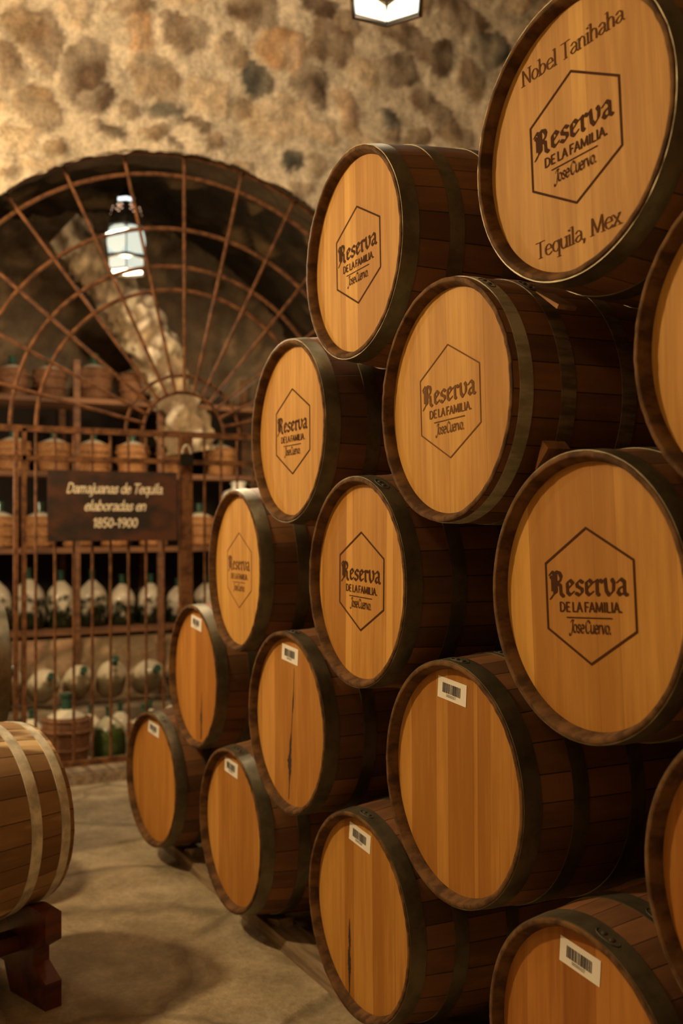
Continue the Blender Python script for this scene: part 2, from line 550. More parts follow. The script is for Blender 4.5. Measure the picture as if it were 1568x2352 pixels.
def stone_at(y, z):
    """relief and colour of the rubble wall at (y, z)"""
    n1 = noise.noise((y * 9, z * 9, 1.7))
    n2 = noise.noise((y * 23, z * 23, 5.3))
    wy = y + 0.050 * noise.noise((y * 6, z * 6, 9.1)) + 0.016 * noise.noise((y * 19, z * 19, 4.1))
    wz = z + 0.050 * noise.noise((y * 6, z * 6, 3.3)) + 0.016 * noise.noise((y * 19, z * 19, 6.6))
    best, bi = 9.0, None
    lim = 1.0
    for i in grid.get((int(wy // CELL), int(wz // CELL)), ()):
        s = stones[i]
        ca, sa = math.cos(s[5]), math.sin(s[5])
        dy, dz = wy - s[0], wz - s[1]
        u, v = (dy * ca + dz * sa) / s[2], (-dy * sa + dz * ca) / s[3]
        d = (abs(u) ** 2.6 + abs(v) ** 2.6) ** (1 / 2.6)
        if d < 1.6:
            an = math.atan2(v, u)
            d *= 1 + 0.20 * noise.noise((math.cos(an) * 1.6, math.sin(an) * 1.6, i * 3.7)) + 0.07 * noise.noise((math.cos(an) * 4, math.sin(an) * 4, i * 1.9))
        if d < best:
            best, bi = d, i
    cr = abs(noise.noise((wy * 4.2, wz * 4.2, 12.0))) + 0.25 * abs(n2)
    crack = max(0.0, 1 - cr / 0.055)
    mm = 0.0
    big = noise.noise((y * 2.6, z * 2.6, 30.0))
    col = [c * (1 + 0.26 * n1 + 0.16 * n2 + 0.30 * big) for c in MORTAR]
    col = [c * (1 - 0.40 * crack) for c in col]
    h = 0.012 * n1 + 0.007 * n2 - 0.012 * crack
    if bi is not None:
        mm = max(0.0, min(1.0, (1.06 - best) / 0.16))
        mm = mm * mm * (3 - 2 * mm)
        sc = stones[bi][4]
        k = 1 + 0.35 * n1 + 0.3 * noise.noise((y * 15, z * 15, bi * 1.3))
        ex = noise.noise((y * 6, z * 6, 20 + bi))
        mott = max(0.0, min(0.62, 0.30 + ex * 0.9))
        sc = [a * (1 - mott * 0.7) * k + b * mott * 0.7 for a, b in zip(sc, MORTAR)]
        col = [a * (1 - mm) + max(0.02, b) * mm for a, b in zip(col, sc)]
        groove = math.exp(-((best - 1.1) / 0.07) ** 2)
        h += mm * 0.020 * max(0.0, 1 - 0.5 * best * best) + 0.010 * mm * n2 - 0.012 * groove
    return h, col


def colour_mesh(name, vs, fs, cols, mat):
    me = bpy.data.meshes.new(name)
    me.from_pydata(vs, [], fs)
    at = me.color_attributes.new('stone', 'FLOAT_COLOR', 'POINT')
    flat = []
    for c in cols:
        flat += [c[0], c[1], c[2], 1.0]
    at.data.foreach_set('color', flat)
    me.polygons.foreach_set('use_smooth', [True] * len(me.polygons))
    me.materials.append(mat)
    me.update()
    return me


def in_arch(y, z, r):
    if z >= AC.z:
        return math.hypot(y - AC.y, z - AC.z) < r
    return abs(y - AC.y) < r


def build_arch_wall():
    y0, y1, z1, st = -4.4, 3.4, 5.3, 0.0245
    ny, nz = int((y1 - y0) / st), int(z1 / st)
    idx, vs, cols, fs, edge = {}, [], [], [], {}
    inside = {}
    for i in range(ny + 1):
        for j in range(nz + 1):
            y, z = y0 + i * st, j * st
            inside[i, j] = in_arch(y, z, AR)

    def vert(i, j):
        if (i, j) in idx:
            return idx[i, j]
        y, z = y0 + i * st, j * st
        rim = inside[i, j]
        if rim:
            rr = AR + 0.018 * noise.noise((y * 6, z * 6, 2.2)) + 0.012 * noise.noise((y * 17, z * 17, 4.2))
            if z >= AC.z:
                d = math.hypot(y - AC.y, z - AC.z)
                y, z = AC.y + (y - AC.y) * rr / d, AC.z + (z - AC.z) * rr / d
            else:
                y = AC.y + math.copysign(rr, y - AC.y)
        h, c = stone_at(y, z)
        idx[i, j] = len(vs)
        if rim:
            edge[i, j] = len(vs)
            h *= 0.3
        vs.append((WX + h, y, z))
        cols.append(c)
        return idx[i, j]
    for i in range(ny):
        for j in range(nz):
            q = [(i, j), (i + 1, j), (i + 1, j + 1), (i, j + 1)]
            if all(inside[k] for k in q):
                continue
            fs.append(tuple(vert(*k) for k in q))
    o = put('wall_back', colour_mesh('wall_back', vs, fs, cols, M_WALL))
    tag(o, 'pale rubble stone wall with mortar joints around the gate arch', kind='structure')
    # the reveal of the arch: the thickness of the wall
    vs, cols, fs = [], [], []
    path = [(AC.y - 1, z) for z in [AC.z * k / 30 for k in range(30)]]
    path = [('j', -1, AC.z * k / 30) for k in range(30)] + [('a', PI - PI * k / 90, 0) for k in range(91)] + [('j', 1, AC.z * (1 - k / 30)) for k in range(1, 31)]
    nd = 9
    for p in path:
        for d in range(nd):
            x = WX + 0.004 - (WT + 0.12) * d / (nd - 1)
            fl = 0.062 * min(1.0, d / 1.6)
            if p[0] == 'j':
                y, z = AC.y + p[1] * AR, p[2]
                nn = 0.03 * noise.noise((x * 7, y * 5, z * 7))
                y += p[1] * (nn * min(1, d) + 0.004 + fl)
            else:
                nn = AR + 0.004 + fl + 0.03 * min(1, d) * noise.noise((x * 7, math.cos(p[1]) * 12, math.sin(p[1]) * 12))
                y, z = AC.y + nn * math.cos(p[1]), AC.z + nn * math.sin(p[1])
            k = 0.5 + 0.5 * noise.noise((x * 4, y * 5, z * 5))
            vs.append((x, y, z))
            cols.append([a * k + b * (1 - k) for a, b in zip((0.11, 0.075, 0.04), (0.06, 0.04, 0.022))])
    for i in range(len(path) - 1):
        for d in range(nd - 1):
            fs.append((i * nd + d, i * nd + d + 1, (i + 1) * nd + d + 1, (i + 1) * nd + d))
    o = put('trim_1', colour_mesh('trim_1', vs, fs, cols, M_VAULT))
    tag(o, 'dark underside of the stone arch', kind='structure')


build_arch_wall()


def rubble_sheet(name, fn, nu, nv, pal, mortar, sc, amp, label, mat=M_VAULT):
    """a stone surface: fn(u, v) -> point, normal; relief from cell noise"""
    vs, cols, fs = [], [], []
    for i in range(nu + 1):
        for j in range(nv + 1):
            p, n = fn(i / nu, j / nv)
            q = Vector(p) * sc
            q = q + Vector((noise.noise(q * 1.3), noise.noise(q * 1.3 + Vector((7, 0, 0))), noise.noise(q * 1.3 + Vector((0, 7, 0))))) * 0.35
            d, pts = noise.voronoi(q)
            e = d[1] - d[0]
            m = max(0.0, min(1.0, (e - 0.10) / 0.22))
            k = noise.cell(pts[0] * 7.13)
            pc = pal[int(abs(k) * 997) % len(pal)]
            t = 1 + 0.35 * noise.noise(q * 3)
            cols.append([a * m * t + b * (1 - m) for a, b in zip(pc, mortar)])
            h = amp * (m * 0.8 + 0.35 * noise.noise(q * 4))
            vs.append(tuple(Vector(p) + Vector(n) * h))
    for i in range(nu):
        for j in range(nv):
            a = i * (nv + 1) + j
            fs.append((a, a + nv + 1, a + nv + 2, a + 1))
    o = put(name, colour_mesh(name, vs, fs, cols, mat))
    tag(o, label, kind='structure')
    return o


VR = 1.86
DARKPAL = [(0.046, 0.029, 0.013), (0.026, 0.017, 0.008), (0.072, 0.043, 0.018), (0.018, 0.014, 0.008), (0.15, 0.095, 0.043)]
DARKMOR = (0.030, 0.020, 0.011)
X0 = GX - WT + 0.01


def vault(u, v):
    a = PI * v
    x = X0 + (VX - X0) * u
    n = Vector((0, -math.cos(a), -math.sin(a)))
    return (x, AC.y + VR * math.cos(a), AC.z + VR * math.sin(a)), n


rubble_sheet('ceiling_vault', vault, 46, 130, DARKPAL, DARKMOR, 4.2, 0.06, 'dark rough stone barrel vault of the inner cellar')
rubble_sheet('wall_cellar_back', lambda u, v: ((VX + 0.02, AC.y - VR - 0.05 + 2 * (VR + 0.05) * u, 3.95 * v), Vector((1, 0, 0))), 90, 90,
             [(0.20, 0.13, 0.07), (0.30, 0.20, 0.11), (0.14, 0.09, 0.05)], (0.18, 0.13, 0.08), 4.2, 0.05, 'stone end wall of the inner cellar behind the shelves')
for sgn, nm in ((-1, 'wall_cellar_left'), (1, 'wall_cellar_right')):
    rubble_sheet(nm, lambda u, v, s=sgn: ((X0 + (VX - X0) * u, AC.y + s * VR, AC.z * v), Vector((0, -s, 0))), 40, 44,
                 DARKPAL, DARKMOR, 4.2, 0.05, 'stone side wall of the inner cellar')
# made-up rib, coloured pale to stand for the lit diagonal band of the vault
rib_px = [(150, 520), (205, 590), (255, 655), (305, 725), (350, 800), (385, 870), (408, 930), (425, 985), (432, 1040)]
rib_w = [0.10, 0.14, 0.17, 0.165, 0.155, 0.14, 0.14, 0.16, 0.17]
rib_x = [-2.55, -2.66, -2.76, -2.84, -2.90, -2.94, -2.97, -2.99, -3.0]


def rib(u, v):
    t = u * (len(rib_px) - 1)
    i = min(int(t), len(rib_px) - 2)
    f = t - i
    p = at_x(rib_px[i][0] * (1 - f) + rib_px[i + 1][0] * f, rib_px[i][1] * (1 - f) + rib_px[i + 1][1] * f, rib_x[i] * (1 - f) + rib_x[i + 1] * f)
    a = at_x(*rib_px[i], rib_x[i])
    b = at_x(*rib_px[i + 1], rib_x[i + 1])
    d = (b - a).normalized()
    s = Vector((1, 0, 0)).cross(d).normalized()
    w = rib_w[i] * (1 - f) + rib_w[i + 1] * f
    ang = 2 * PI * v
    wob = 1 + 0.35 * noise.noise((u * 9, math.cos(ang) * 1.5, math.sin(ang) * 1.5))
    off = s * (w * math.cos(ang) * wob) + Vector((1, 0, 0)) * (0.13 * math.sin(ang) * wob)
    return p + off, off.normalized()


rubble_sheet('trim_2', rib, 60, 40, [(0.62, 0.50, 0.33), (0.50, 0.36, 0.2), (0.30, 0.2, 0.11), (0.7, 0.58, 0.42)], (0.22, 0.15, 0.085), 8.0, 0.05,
             'added pale stone rib standing for the lit band on the inner vault')

# floor, ceiling and the walls out of the picture
mb = MB()
NX, NY = 60, 60
fx0, fx1, fy0, fy1 = -3.55, 6.2, -4.4, 3.4
vs = [(fx0 + (fx1 - fx0) * i / NX, fy0 + (fy1 - fy0) * j / NY, 0.0) for i in range(NX + 1) for j in range(NY + 1)]
fs = [(i * (NY + 1) + j, (i + 1) * (NY + 1) + j, (i + 1) * (NY + 1) + j + 1, i * (NY + 1) + j + 1) for i in range(NX) for j in range(NY)]
mb.add(vs, fs)
tag(mb.build('floor', M_FLOOR, fix=False), 'worn beige flagstone floor', kind='structure')
M_DULL = mat_mottled('plain_masonry', (0.20, 0.15, 0.095), (0.36, 0.28, 0.19), (3, 3, 3), 0.9, bump=0.4, bd=0.03)
tag(MB().box((0.9, -0.5, 5.35), (11, 8.2, 0.1)).build('ceiling', M_DULL), 'rough masonry ceiling', kind='structure')
tag(MB().box((2.2, -4.45, 2.65), (8.2, 0.1, 5.3)).build('wall_left', M_DULL), 'rough masonry wall across the aisle', kind='structure')
tag(MB().box((2.2, 3.45, 2.65), (8.2, 0.1, 5.3)).build('wall_right', M_DULL), 'rough masonry wall behind the barrels', kind='structure')
tag(MB().box((6.25, -0.5, 2.65), (0.1, 8.0, 5.3)).build('wall_front', M_DULL), 'rough masonry wall at the near end', kind='structure')
tag(MB().box((GX - 0.20, AC.y, 0.03), (0.40, 2 * AR, 0.06)).build('trim_3', M_WOODRAIL), 'low stone threshold under the gate', kind='structure')

# ------------------------------------------------------------------ lettering: pen strokes with a nib
def S(*p):
    return ('s', p)


def Lp(*p):
    return ('l', p)


def ell(cx, cy, rx, ry, n=14, a0=0.0, a1=2 * PI):
    return ('l', tuple((cx + rx * math.cos(a0 + (a1 - a0) * i / n), cy + ry * math.sin(a0 + (a1 - a0) * i / n)) for i in range(n + 1)))


GLY = {
    'a': (0.95, [S((.12, .82), (.4, 1), (.68, .85), (.74, .6), (.74, .2), (.95, 0)), S((.74, .58), (.35, .5), (.08, .25), (.3, 0), (.6, .1), (.74, .3))]),
    'b': (0.98, [Lp((.12, 1.6), (.12, 0)), ell(.45, .5, .36, .48)]),
    'd': (0.98, [Lp((.80, 1.6), (.80, 0)), ell(.45, .5, .36, .48)]),
    'e': (0.92, [Lp((.12, .54), (.80, .56)), S((.80, .56), (.70, .88), (.44, 1), (.16, .80), (.08, .48), (.20, .12), (.5, 0), (.84, .2))]), '~': (0.22, []),
    'h': (0.95, [Lp((.12, 1.6), (.12, 0)), S((.12, .7), (.4, 1), (.68, .85), (.74, .6), (.74, 0))]),
    'i': (0.42, [Lp((.18, 1), (.18, 0)), ell(.18, 1.38, .05, .06, 6)]),
    'j': (0.45, [S((.22, 1), (.22, 0), (.16, -.38), (-.12, -.5)), ell(.22, 1.38, .05, .06, 6)]),
    'l': (0.40, [Lp((.16, 1.6), (.16, 0))]),
    'm': (1.45, [Lp((.12, 1), (.12, 0)), S((.12, .7), (.36, 1), (.58, .85), (.62, .6), (.62, 0)), S((.62, .7), (.88, 1), (1.1, .85), (1.14, .6), (1.14, 0))]),
    'n': (0.95, [Lp((.12, 1), (.12, 0)), S((.12, .7), (.4, 1), (.68, .85), (.74, .6), (.74, 0))]),
    'o': (0.98, [ell(.45, .5, .38, .48)]),
    'q': (0.98, [Lp((.82, 1), (.82, -.55)), ell(.45, .5, .38, .48)]),
    'r': (0.68, [Lp((.12, 1), (.12, 0)), S((.12, .65), (.32, .95), (.60, .95))]),
    's': (0.80, [S((.64, .84), (.38, 1), (.12, .78), (.38, .52), (.66, .25), (.38, 0), (.06, .18))]),
    'u': (0.95, [S((.12, 1), (.12, .35), (.32, 0), (.6, .08), (.78, .38)), Lp((.78, 1), (.78, 0))]),
    'v': (0.85, [Lp((.04, 1), (.42, 0)), Lp((.42, 0), (.80, 1))]),
    'x': (0.85, [Lp((.06, 1), (.78, 0)), Lp((.78, 1), (.06, 0))]),
    'C': (1.15, [S((1.0, 1.2), (.6, 1.5), (.18, 1.2), (.08, .7), (.25, .15), (.6, 0), (1.0, .25))]),
    'D': (1.25, [Lp((.15, 1.5), (.15, 0)), S((.15, 1.5), (.6, 1.48), (1.0, 1.15), (1.05, .75), (1.0, .35), (.6, .02), (.15, 0))]),
    'E': (0.95, [Lp((.8, 1.5), (.15, 1.5), (.15, 0), (.8, 0)), Lp((.15, .78), (.65, .78))]),
    'F': (0.88, [Lp((.8, 1.5), (.15, 1.5), (.15, 0)), Lp((.15, .78), (.65, .78))]),
    'L': (0.86, [Lp((.15, 1.5), (.15, 0), (.78, 0))]),
    'A': (1.15, [Lp((.05, 0), (.55, 1.5), (1.05, 0)), Lp((.25, .5), (.86, .5))]),
    'I': (0.40, [Lp((.18, 1.5), (.18, 0))]),
    'J': (0.85, [S((.75, 1.5), (.7, .6), (.5, -.1), (.1, -.35), (.0, -.1)), S((.25, 1.25), (.5, 1.5), (.95, 1.5))]),
    'M': (1.55, [Lp((.15, 0), (.2, 1.5), (.75, .1), (1.3, 1.5), (1.38, 0))]),
    'N': (1.30, [Lp((.18, 0), (.18, 1.5), (1.08, 0), (1.08, 1.5))]),
    'T': (1.15, [Lp((.05, 1.5), (1.1, 1.5)), Lp((.57, 1.5), (.57, 0))]),
    ',': (0.40, [Lp((.16, .08), (.06, -.3))]), '.': (0.36, [ell(.14, .06, .05, .05, 6)]), '-': (0.6, [Lp((.06, .55), (.5, .55))]),
    ' ': (0.50, []),
    '0': (0.95, [ell(.42, .75, .34, .72)]), '1': (0.6, [Lp((.08, 1.2), (.32, 1.5), (.32, 0))]),
    '3': (0.9, [S((.08, 1.3), (.4, 1.5), (.72, 1.2), (.35, .8), (.75, .45), (.4, 0), (.05, .2))]),
    '5': (0.9, [S((.12, .15), (.4, 0), (.72, .4), (.45, .85), (.14, .75)), Lp((.14, .75), (.18, 1.5), (.7, 1.5))]),
    '7': (0.9, [Lp((.06, 1.5), (.75, 1.5), (.3, 0))]),
    '8': (0.95, [ell(.42, 1.12, .28, .36), ell(.42, .38, .34, .38)]), '9': (0.95, [ell(.42, 1.05, .32, .42), S((.74, 1.05), (.7, .4), (.4, 0))]),
}
# blackletter forms for the large word
BLK = {
    'R': (1.22, [Lp((.36, 1.5), (.36, .12), (.20, -.02), (.04, -.22)), Lp((.02, 1.42), (.20, 1.62), (.36, 1.48), (.52, 1.62)), Lp((.10, 1.30), (.22, 1.15), (.22, .35)),
                 Lp((.52, 1.62), (.80, 1.52), (.92, 1.25), (.84, .98), (.50, .86)), Lp((.56, .88), (.84, .66), (.86, .12), (1.06, -.08)), Lp((.50, 1.45), (.50, .2))]),
    'e': (0.72, [Lp((.16, .86), (.16, .20), (.36, .02), (.62, .22)), Lp((.16, .86), (.38, 1.02), (.60, .80), (.22, .46))]),
    's': (0.72, [Lp((.62, .84), (.40, 1.0), (.16, .80), (.20, .60), (.54, .42), (.56, .20), (.32, .0), (.08, .16))]),
    'r': (0.66, [Lp((.06, .90), (.22, 1.0), (.22, .14), (.34, .0)), Lp((.22, .74), (.44, 1.0), (.60, .84))]),
    'v': (0.86, [Lp((.0, .92), (.15, 1.06), (.20, .30), (.40, .0)), Lp((.40, .0), (.70, .30), (.74, .80), (.62, 1.04))]),
    'a': (0.84, [Lp((.14, .84), (.38, 1.05), (.60, .86), (.60, .14), (.78, .0)), Lp((.60, .60), (.26, .46), (.14, .22), (.32, .02), (.60, .22))]),
}


def smooth_pts(p, n=6):
    out = []
    k = len(p)
    for i in range(k - 1):
        a, b, c, d = p[max(i - 1, 0)], p[i], p[i + 1], p[min(i + 2, k - 1)]
        for j in range(n):
            t = j / n
            out.append(tuple(0.5 * ((2 * b[q]) + (-a[q] + c[q]) * t + (2 * a[q] - 5 * b[q] + 4 * c[q] - d[q]) * t * t + (-a[q] + 3 * b[q] - 3 * c[q] + d[q]) * t ** 3) for q in (0, 1)))
    out.append(p[-1])
    return out


def hull(pts):
    pts = sorted(set((round(a, 6), round(b, 6)) for a, b in pts))

    def half(ps):
        h = []
        for p in ps:
            while len(h) > 1 and (h[-1][0] - h[-2][0]) * (p[1] - h[-2][1]) - (h[-1][1] - h[-2][1]) * (p[0] - h[-2][0]) <= 0:
                h.pop()
            h.append(p)
        return h
    lo, up = half(pts), half(pts[::-1])
    return lo[:-1] + up[:-1]


def text_polys(txt, size, x0, y0, width=None, nib=(0.16, 0.10, 35), shear=0.0, serif=0.0, table=GLY, track=0.0, sx=1.0):
    """polygons of a line of writing; size is the x-height; width fits the line to a length"""
    total = sum(table[c][0] + track for c in txt) - track
    kx = size * sx if width is None else width / total
    cx = 0.0
    nb = []
    a0 = math.radians(nib[2])
    for j in range(8):
        t = 2 * PI * j / 8
        u, v = nib[0] / 2 * math.cos(t), nib[1] / 2 * math.sin(t)
        nb.append((u * math.cos(a0) - v * math.sin(a0), u * math.sin(a0) + v * math.cos(a0)))
    out = []

    def emit(p, q, nbp):
        h = hull([(p[0] + d[0], p[1] + d[1]) for d in nbp] + [(q[0] + d[0], q[1] + d[1]) for d in nbp])
        out.append([(x0 + (hx + shear * hy + 0.0) * kx, y0 + hy * size) for hx, hy in h])
    for ch in txt:
        adv, strokes = table[ch]
        for kind, pts in strokes:
            pp = smooth_pts(pts) if kind == 's' else list(pts)
            pp = [(a + cx, b) for a, b in pp]
            for i in range(len(pp) - 1):
                emit(pp[i], pp[i + 1], nb)
            if serif and kind == 'l' and len(pts) <= 5:
                sb = [(d[0] * 0.2, d[1] * 0.9) for d in nb]
                ends = [pp[0], pp[-1]]
                for k, e in enumerate(ends):
                    o = pp[1] if k == 0 else pp[-2]
                    if abs(e[1] - o[1]) > 0.5 and ch not in ',.':
                        if e[1] > o[1] and e[1] < 1.45 or (e[1] > 1.55):
                            emit((e[0] - serif * 1.1, e[1] - 0.06), (e[0], e[1]), sb)
                        else:
                            emit((e[0] - serif, e[1]), (e[0] + serif, e[1]), sb)
        cx += adv + track
    return out


def ring_polys(pts, wd):
    """closed outline of straight strokes"""
    out = []
    n = len(pts)
    nb = [(wd / 2 * math.cos(2 * PI * j / 8), wd / 2 * math.sin(2 * PI * j / 8)) for j in range(8)]
    for i in range(n):
        p, q = pts[i], pts[(i + 1) % n]
        out.append(hull([(p[0] + a, p[1] + b) for a, b in nb] + [(q[0] + a, q[1] + b) for a, b in nb]))
    return out


def polys_mesh(name, polys, mat, y=0.0, axis='xz', step=1e-6):
    mb = MB()
    for i, p in enumerate(polys):
        k = y - i * step
        if axis == 'xz':
            mb.add([(a, k, b) for a, b in p], [tuple(range(len(p)))])
        else:
            mb.add([(k, a, b) for a, b in p], [tuple(range(len(p)))])
    return mb.mesh(name, mat, smooth=False, fix=False)


HX, HZ = 0.129, 0.134
HEXP = [(0, HZ), (HX, HZ * 0.50), (HX, -HZ * 0.50), (0, -HZ), (-HX, -HZ * 0.50), (-HX, HZ * 0.50)]


def brand_polys(line=0.0052):
    P = ring_polys(HEXP, line)
    P += text_polys('Reserva', 0.0300, -0.118, 0.001, 0.229, nib=(0.27, 0.085, 38), table=BLK)
    P += text_polys('DE~LA~FAMILIA.', 0.0122, -0.089, -0.0315, 0.182, nib=(0.29, 0.22, 0), track=0.10)
    P += ring_polys([(-0.068, -0.0435), (0.064, -0.0435)], 0.0026)
    P += text_polys('Jose~Cuervo.', 0.0165, -0.062, -0.0735, 0.122, nib=(0.25, 0.11, 40), shear=0.12, sx=0.7)
    return P


BRAND = polys_mesh('brand_mark', brand_polys(), M_INK, 0.0)
BRAND_F = polys_mesh('brand_mark', brand_polys(0.0036), M_INK_F, 0.0)
M_INK_S = mat_plain('serif_print', (0.105, 0.040, 0.013), 0.8, 0, 0.1)
SERIF_TOP = polys_mesh('lettering', text_polys('Nobel Tanihaha', 0.0222, -0.150, 0.166, 0.300, nib=(0.19, 0.065, 0), serif=0.25), M_INK_S, 0.0)
SERIF_LOW = polys_mesh('lettering', text_polys('Tequila, Mex', 0.0222, -0.128, -0.213, 0.245, nib=(0.19, 0.065, 0), serif=0.25), M_INK_S, 0.0)

# barcode sticker
LW, LH = 0.120, 0.052
bars = []
rb = random.Random(11)
x = -0.039
while x < 0.036:
    bw = rb.choice((0.0010, 0.0010, 0.0018, 0.0026))
    dense = 0.0 < x < 0.018
    if dense:
        bw *= 1.35
    bars.append([(x, -0.010), (x + bw, -0.010), (x + bw, 0.014), (x, 0.014)])
    x += bw + rb.choice((0.0009, 0.0013, 0.0019)) * (0.7 if dense else 1)
bars += text_polys('000000337', 0.0042, -0.022, -0.0185, 0.040, nib=(0.16, 0.16, 0))
BARCODE = polys_mesh('barcode', bars, M_BAR, 0.0)
LABEL = MB().box((0, 0, 0), (LW, 0.0006, LH)).mesh('barcode_label', M_PAPER, smooth=False)

# ------------------------------------------------------------------ barrels
RB, RC, BL = 0.325, 0.285, 0.90      # usual bilge radius, chime radius, length


def prof(wd, rb=0.325):
    return rb - (rb - RC) * ((wd - BL / 2) / (BL / 2)) ** 2


def stave_mesh(name, mats, rb):
    """bellied body of staves with a worn chime at each end, axis along y, resting on z = 0"""
    mb = MB()
    n = 116
    pr = []
    for k in range(37):
        wd = 0.004 + (BL - 0.008) * k / 36
        pr.append((prof(wd, rb), wd))
    front = [(0.2625, 0.034), (0.2650, 0.024), (0.2735, 0.0015), (0.2758, 0.0), (0.2822, 0.0), (0.2846, 0.0015)]
    back = [(r, BL - wd) for r, wd in reversed(front)]
    full = front + pr + back
    vs, fs = [], []
    for (r, wd) in full:
        for j in range(n):
            a = 2 * PI * j / n
            e = 1.0
            if wd < 0.01 and r > 0.265:
                e = 1 + 0.0035 * noise.noise((math.cos(a) * 9, math.sin(a) * 9, 3.0)) - 0.003 * (j % 4 == 0) * (noise.cell((j * 1.7, 2, 2)) > 0.5)
            vs.append((r * e * math.cos(a), wd - BL / 2 + (0.0016 * noise.noise((math.cos(a) * 14, math.sin(a) * 14, 8.0)) if wd < 0.01 else 0), r * e * math.sin(a)))
    nf = len(full)
    for i in range(nf - 1):
        for j in range(n):
            j2 = (j + 1) % n
            fs.append((i * n + j, i * n + j2, (i + 1) * n + j2, (i + 1) * n + j))
    mb.add(vs, fs)
    nfr = len(front)
    for i in range(nf - 1):
        if i < nfr + 0 or i >= nf - 1 - nfr:
            for j in range(n):
                mb.m[i * n + j] = 1
    return mb.mesh(name, mats)


def head_mesh():
    mb = MB()
    n = 96
    vs = [(0.2665 * math.cos(2 * PI * j / n), 0.0, 0.2665 * math.sin(2 * PI * j / n)) for j in range(n)]
    vs += [(x, 0.014, z) for x, y, z in vs]
    mb.add(vs, [tuple(range(n)), tuple(range(2 * n - 1, n - 1, -1))] + [(j, n + j, n + (j + 1) % n, (j + 1) % n) for j in range(n)])
    return mb.mesh('head', M_HEAD, smooth=False)


def hoop_mesh(w0, w1, mat, rb, proud=0.0024):
    mb = MB()
    pr = [(prof(w0, rb) - 0.002, w0 - BL / 2), (prof(w0, rb) + proud, w0 - BL / 2)]
    for k in range(1, 4):
        wd = w0 + (w1 - w0) * k / 4
        pr.append((prof(wd, rb) + proud, wd - BL / 2))
    pr += [(prof(w1, rb) + proud, w1 - BL / 2), (prof(w1, rb) - 0.002, w1 - BL / 2)]
    mb.lathe(pr, 96, 0, (0, 0, 0), cap=False, axis='y')
    return mb.mesh('hoop', mat)


def rivet_mesh(wd, mat, rb):
    """lapped end of a hoop with two rivets in an oval stamp, on the top of the barrel"""
    mb = MB()
    r0 = prof(wd, rb) + 0.0024
    for s, rr in ((-1, 0.0062), (1, 0.0062)):
        a = s * 0.040
        c = Vector((r0 * math.sin(a), wd - BL / 2, r0 * math.cos(a)))
        nrm = Vector((math.sin(a), 0, math.cos(a)))
        t = Vector((math.cos(a), 0, -math.sin(a)))
        ring = []
        for lv, k in ((0, 1.0), (0.002, 0.85), (0.0032, 0.4)):
            for j in range(10):
                b = 2 * PI * j / 10
                ring.append(c + nrm * lv + t * (rr * k * math.cos(b)) + Vector((0, 1, 0)) * (rr * k * math.sin(b)))
        mb.add(ring, [(i * 10 + j, i * 10 + (j + 1) % 10, (i + 1) * 10 + (j + 1) % 10, (i + 1) * 10 + j) for i in range(2) for j in range(10)] + [tuple(20 + j for j in range(10))])
    pts = []
    for j in range(28):
        b = 2 * PI * j / 28
        a = 0.105 * math.cos(b)
        pts.append((r0 * math.sin(a), wd - BL / 2 + 0.014 * math.sin(b), r0 * math.cos(a) + 0.0003))
    mb.tube(pts, 0.0014, 5, closed=True)
    return mb.mesh('rivet', mat)


HEAD = head_mesh()
HOOPSPEC = [(0.0035, 0.048), (0.131, 0.173), (0.290, 0.330), (0.570, 0.610), (0.727, 0.769), (0.852, 0.8965)]
HOOPSPEC_P = [(0.019, 0.052), (0.125, 0.163), (0.290, 0.330), (0.570, 0.610), (0.737, 0.775), (0.848, 0.881)]
KITS = {}


def barrel_kit(style, rb):
    """meshes of staves, hoops and rivets for one style and belly radius"""
    key = (style, round(rb, 4))
    if key not in KITS:
        spec = HOOPSPEC if style == 'dark' else HOOPSPEC_P
        mats = {'dark': [M_HOOP] * 6, 'pale': [M_HOOP_P] + [M_HOOP_O] * 4 + [M_HOOP_P], 'zinc': [M_HOOP_Z] * 6}[style]
        KITS[key] = (stave_mesh('staves', [M_STAVE_L, M_CHIME_L] if style == 'zinc' else [M_STAVE, M_CHIME], rb),
                     [hoop_mesh(a, b, m, rb) for (a, b), m in zip(spec, mats)],
                     [rivet_mesh((a + b) / 2, M_RIVET, rb) for a, b in spec])
    return KITS[key]


def child(name, me, parent, loc=(0, 0, 0), rot=(0, 0, 0)):
    return put(name, me, parent, loc, rot)


def crack_mesh(pts):
    """ragged dark split: (x, z, half width)"""
    mb = MB()
    rr = random.Random(len(pts) * 3 + 1)
    dense = []
    for i in range(len(pts) - 1):
        for k in range(6):
            t = k / 6
            dense.append([pts[i][q] * (1 - t) + pts[i + 1][q] * t for q in range(3)])
    dense.append(list(pts[-1]))
    L, Rr = [], []
    for x, z, h in dense:
        j = rr.uniform(-0.25, 0.25) * h
        L.append((x - h * rr.uniform(0.75, 1.15) + j, 0, z))
        Rr.append((x + h * rr.uniform(0.75, 1.15) + j, 0, z))
    n = len(L)
    mb.add(L + Rr, [(i, n + i, n + i + 1, i + 1) for i in range(n - 1)])
    return mb.mesh('crack', M_CRACK, smooth=False, fix=False)


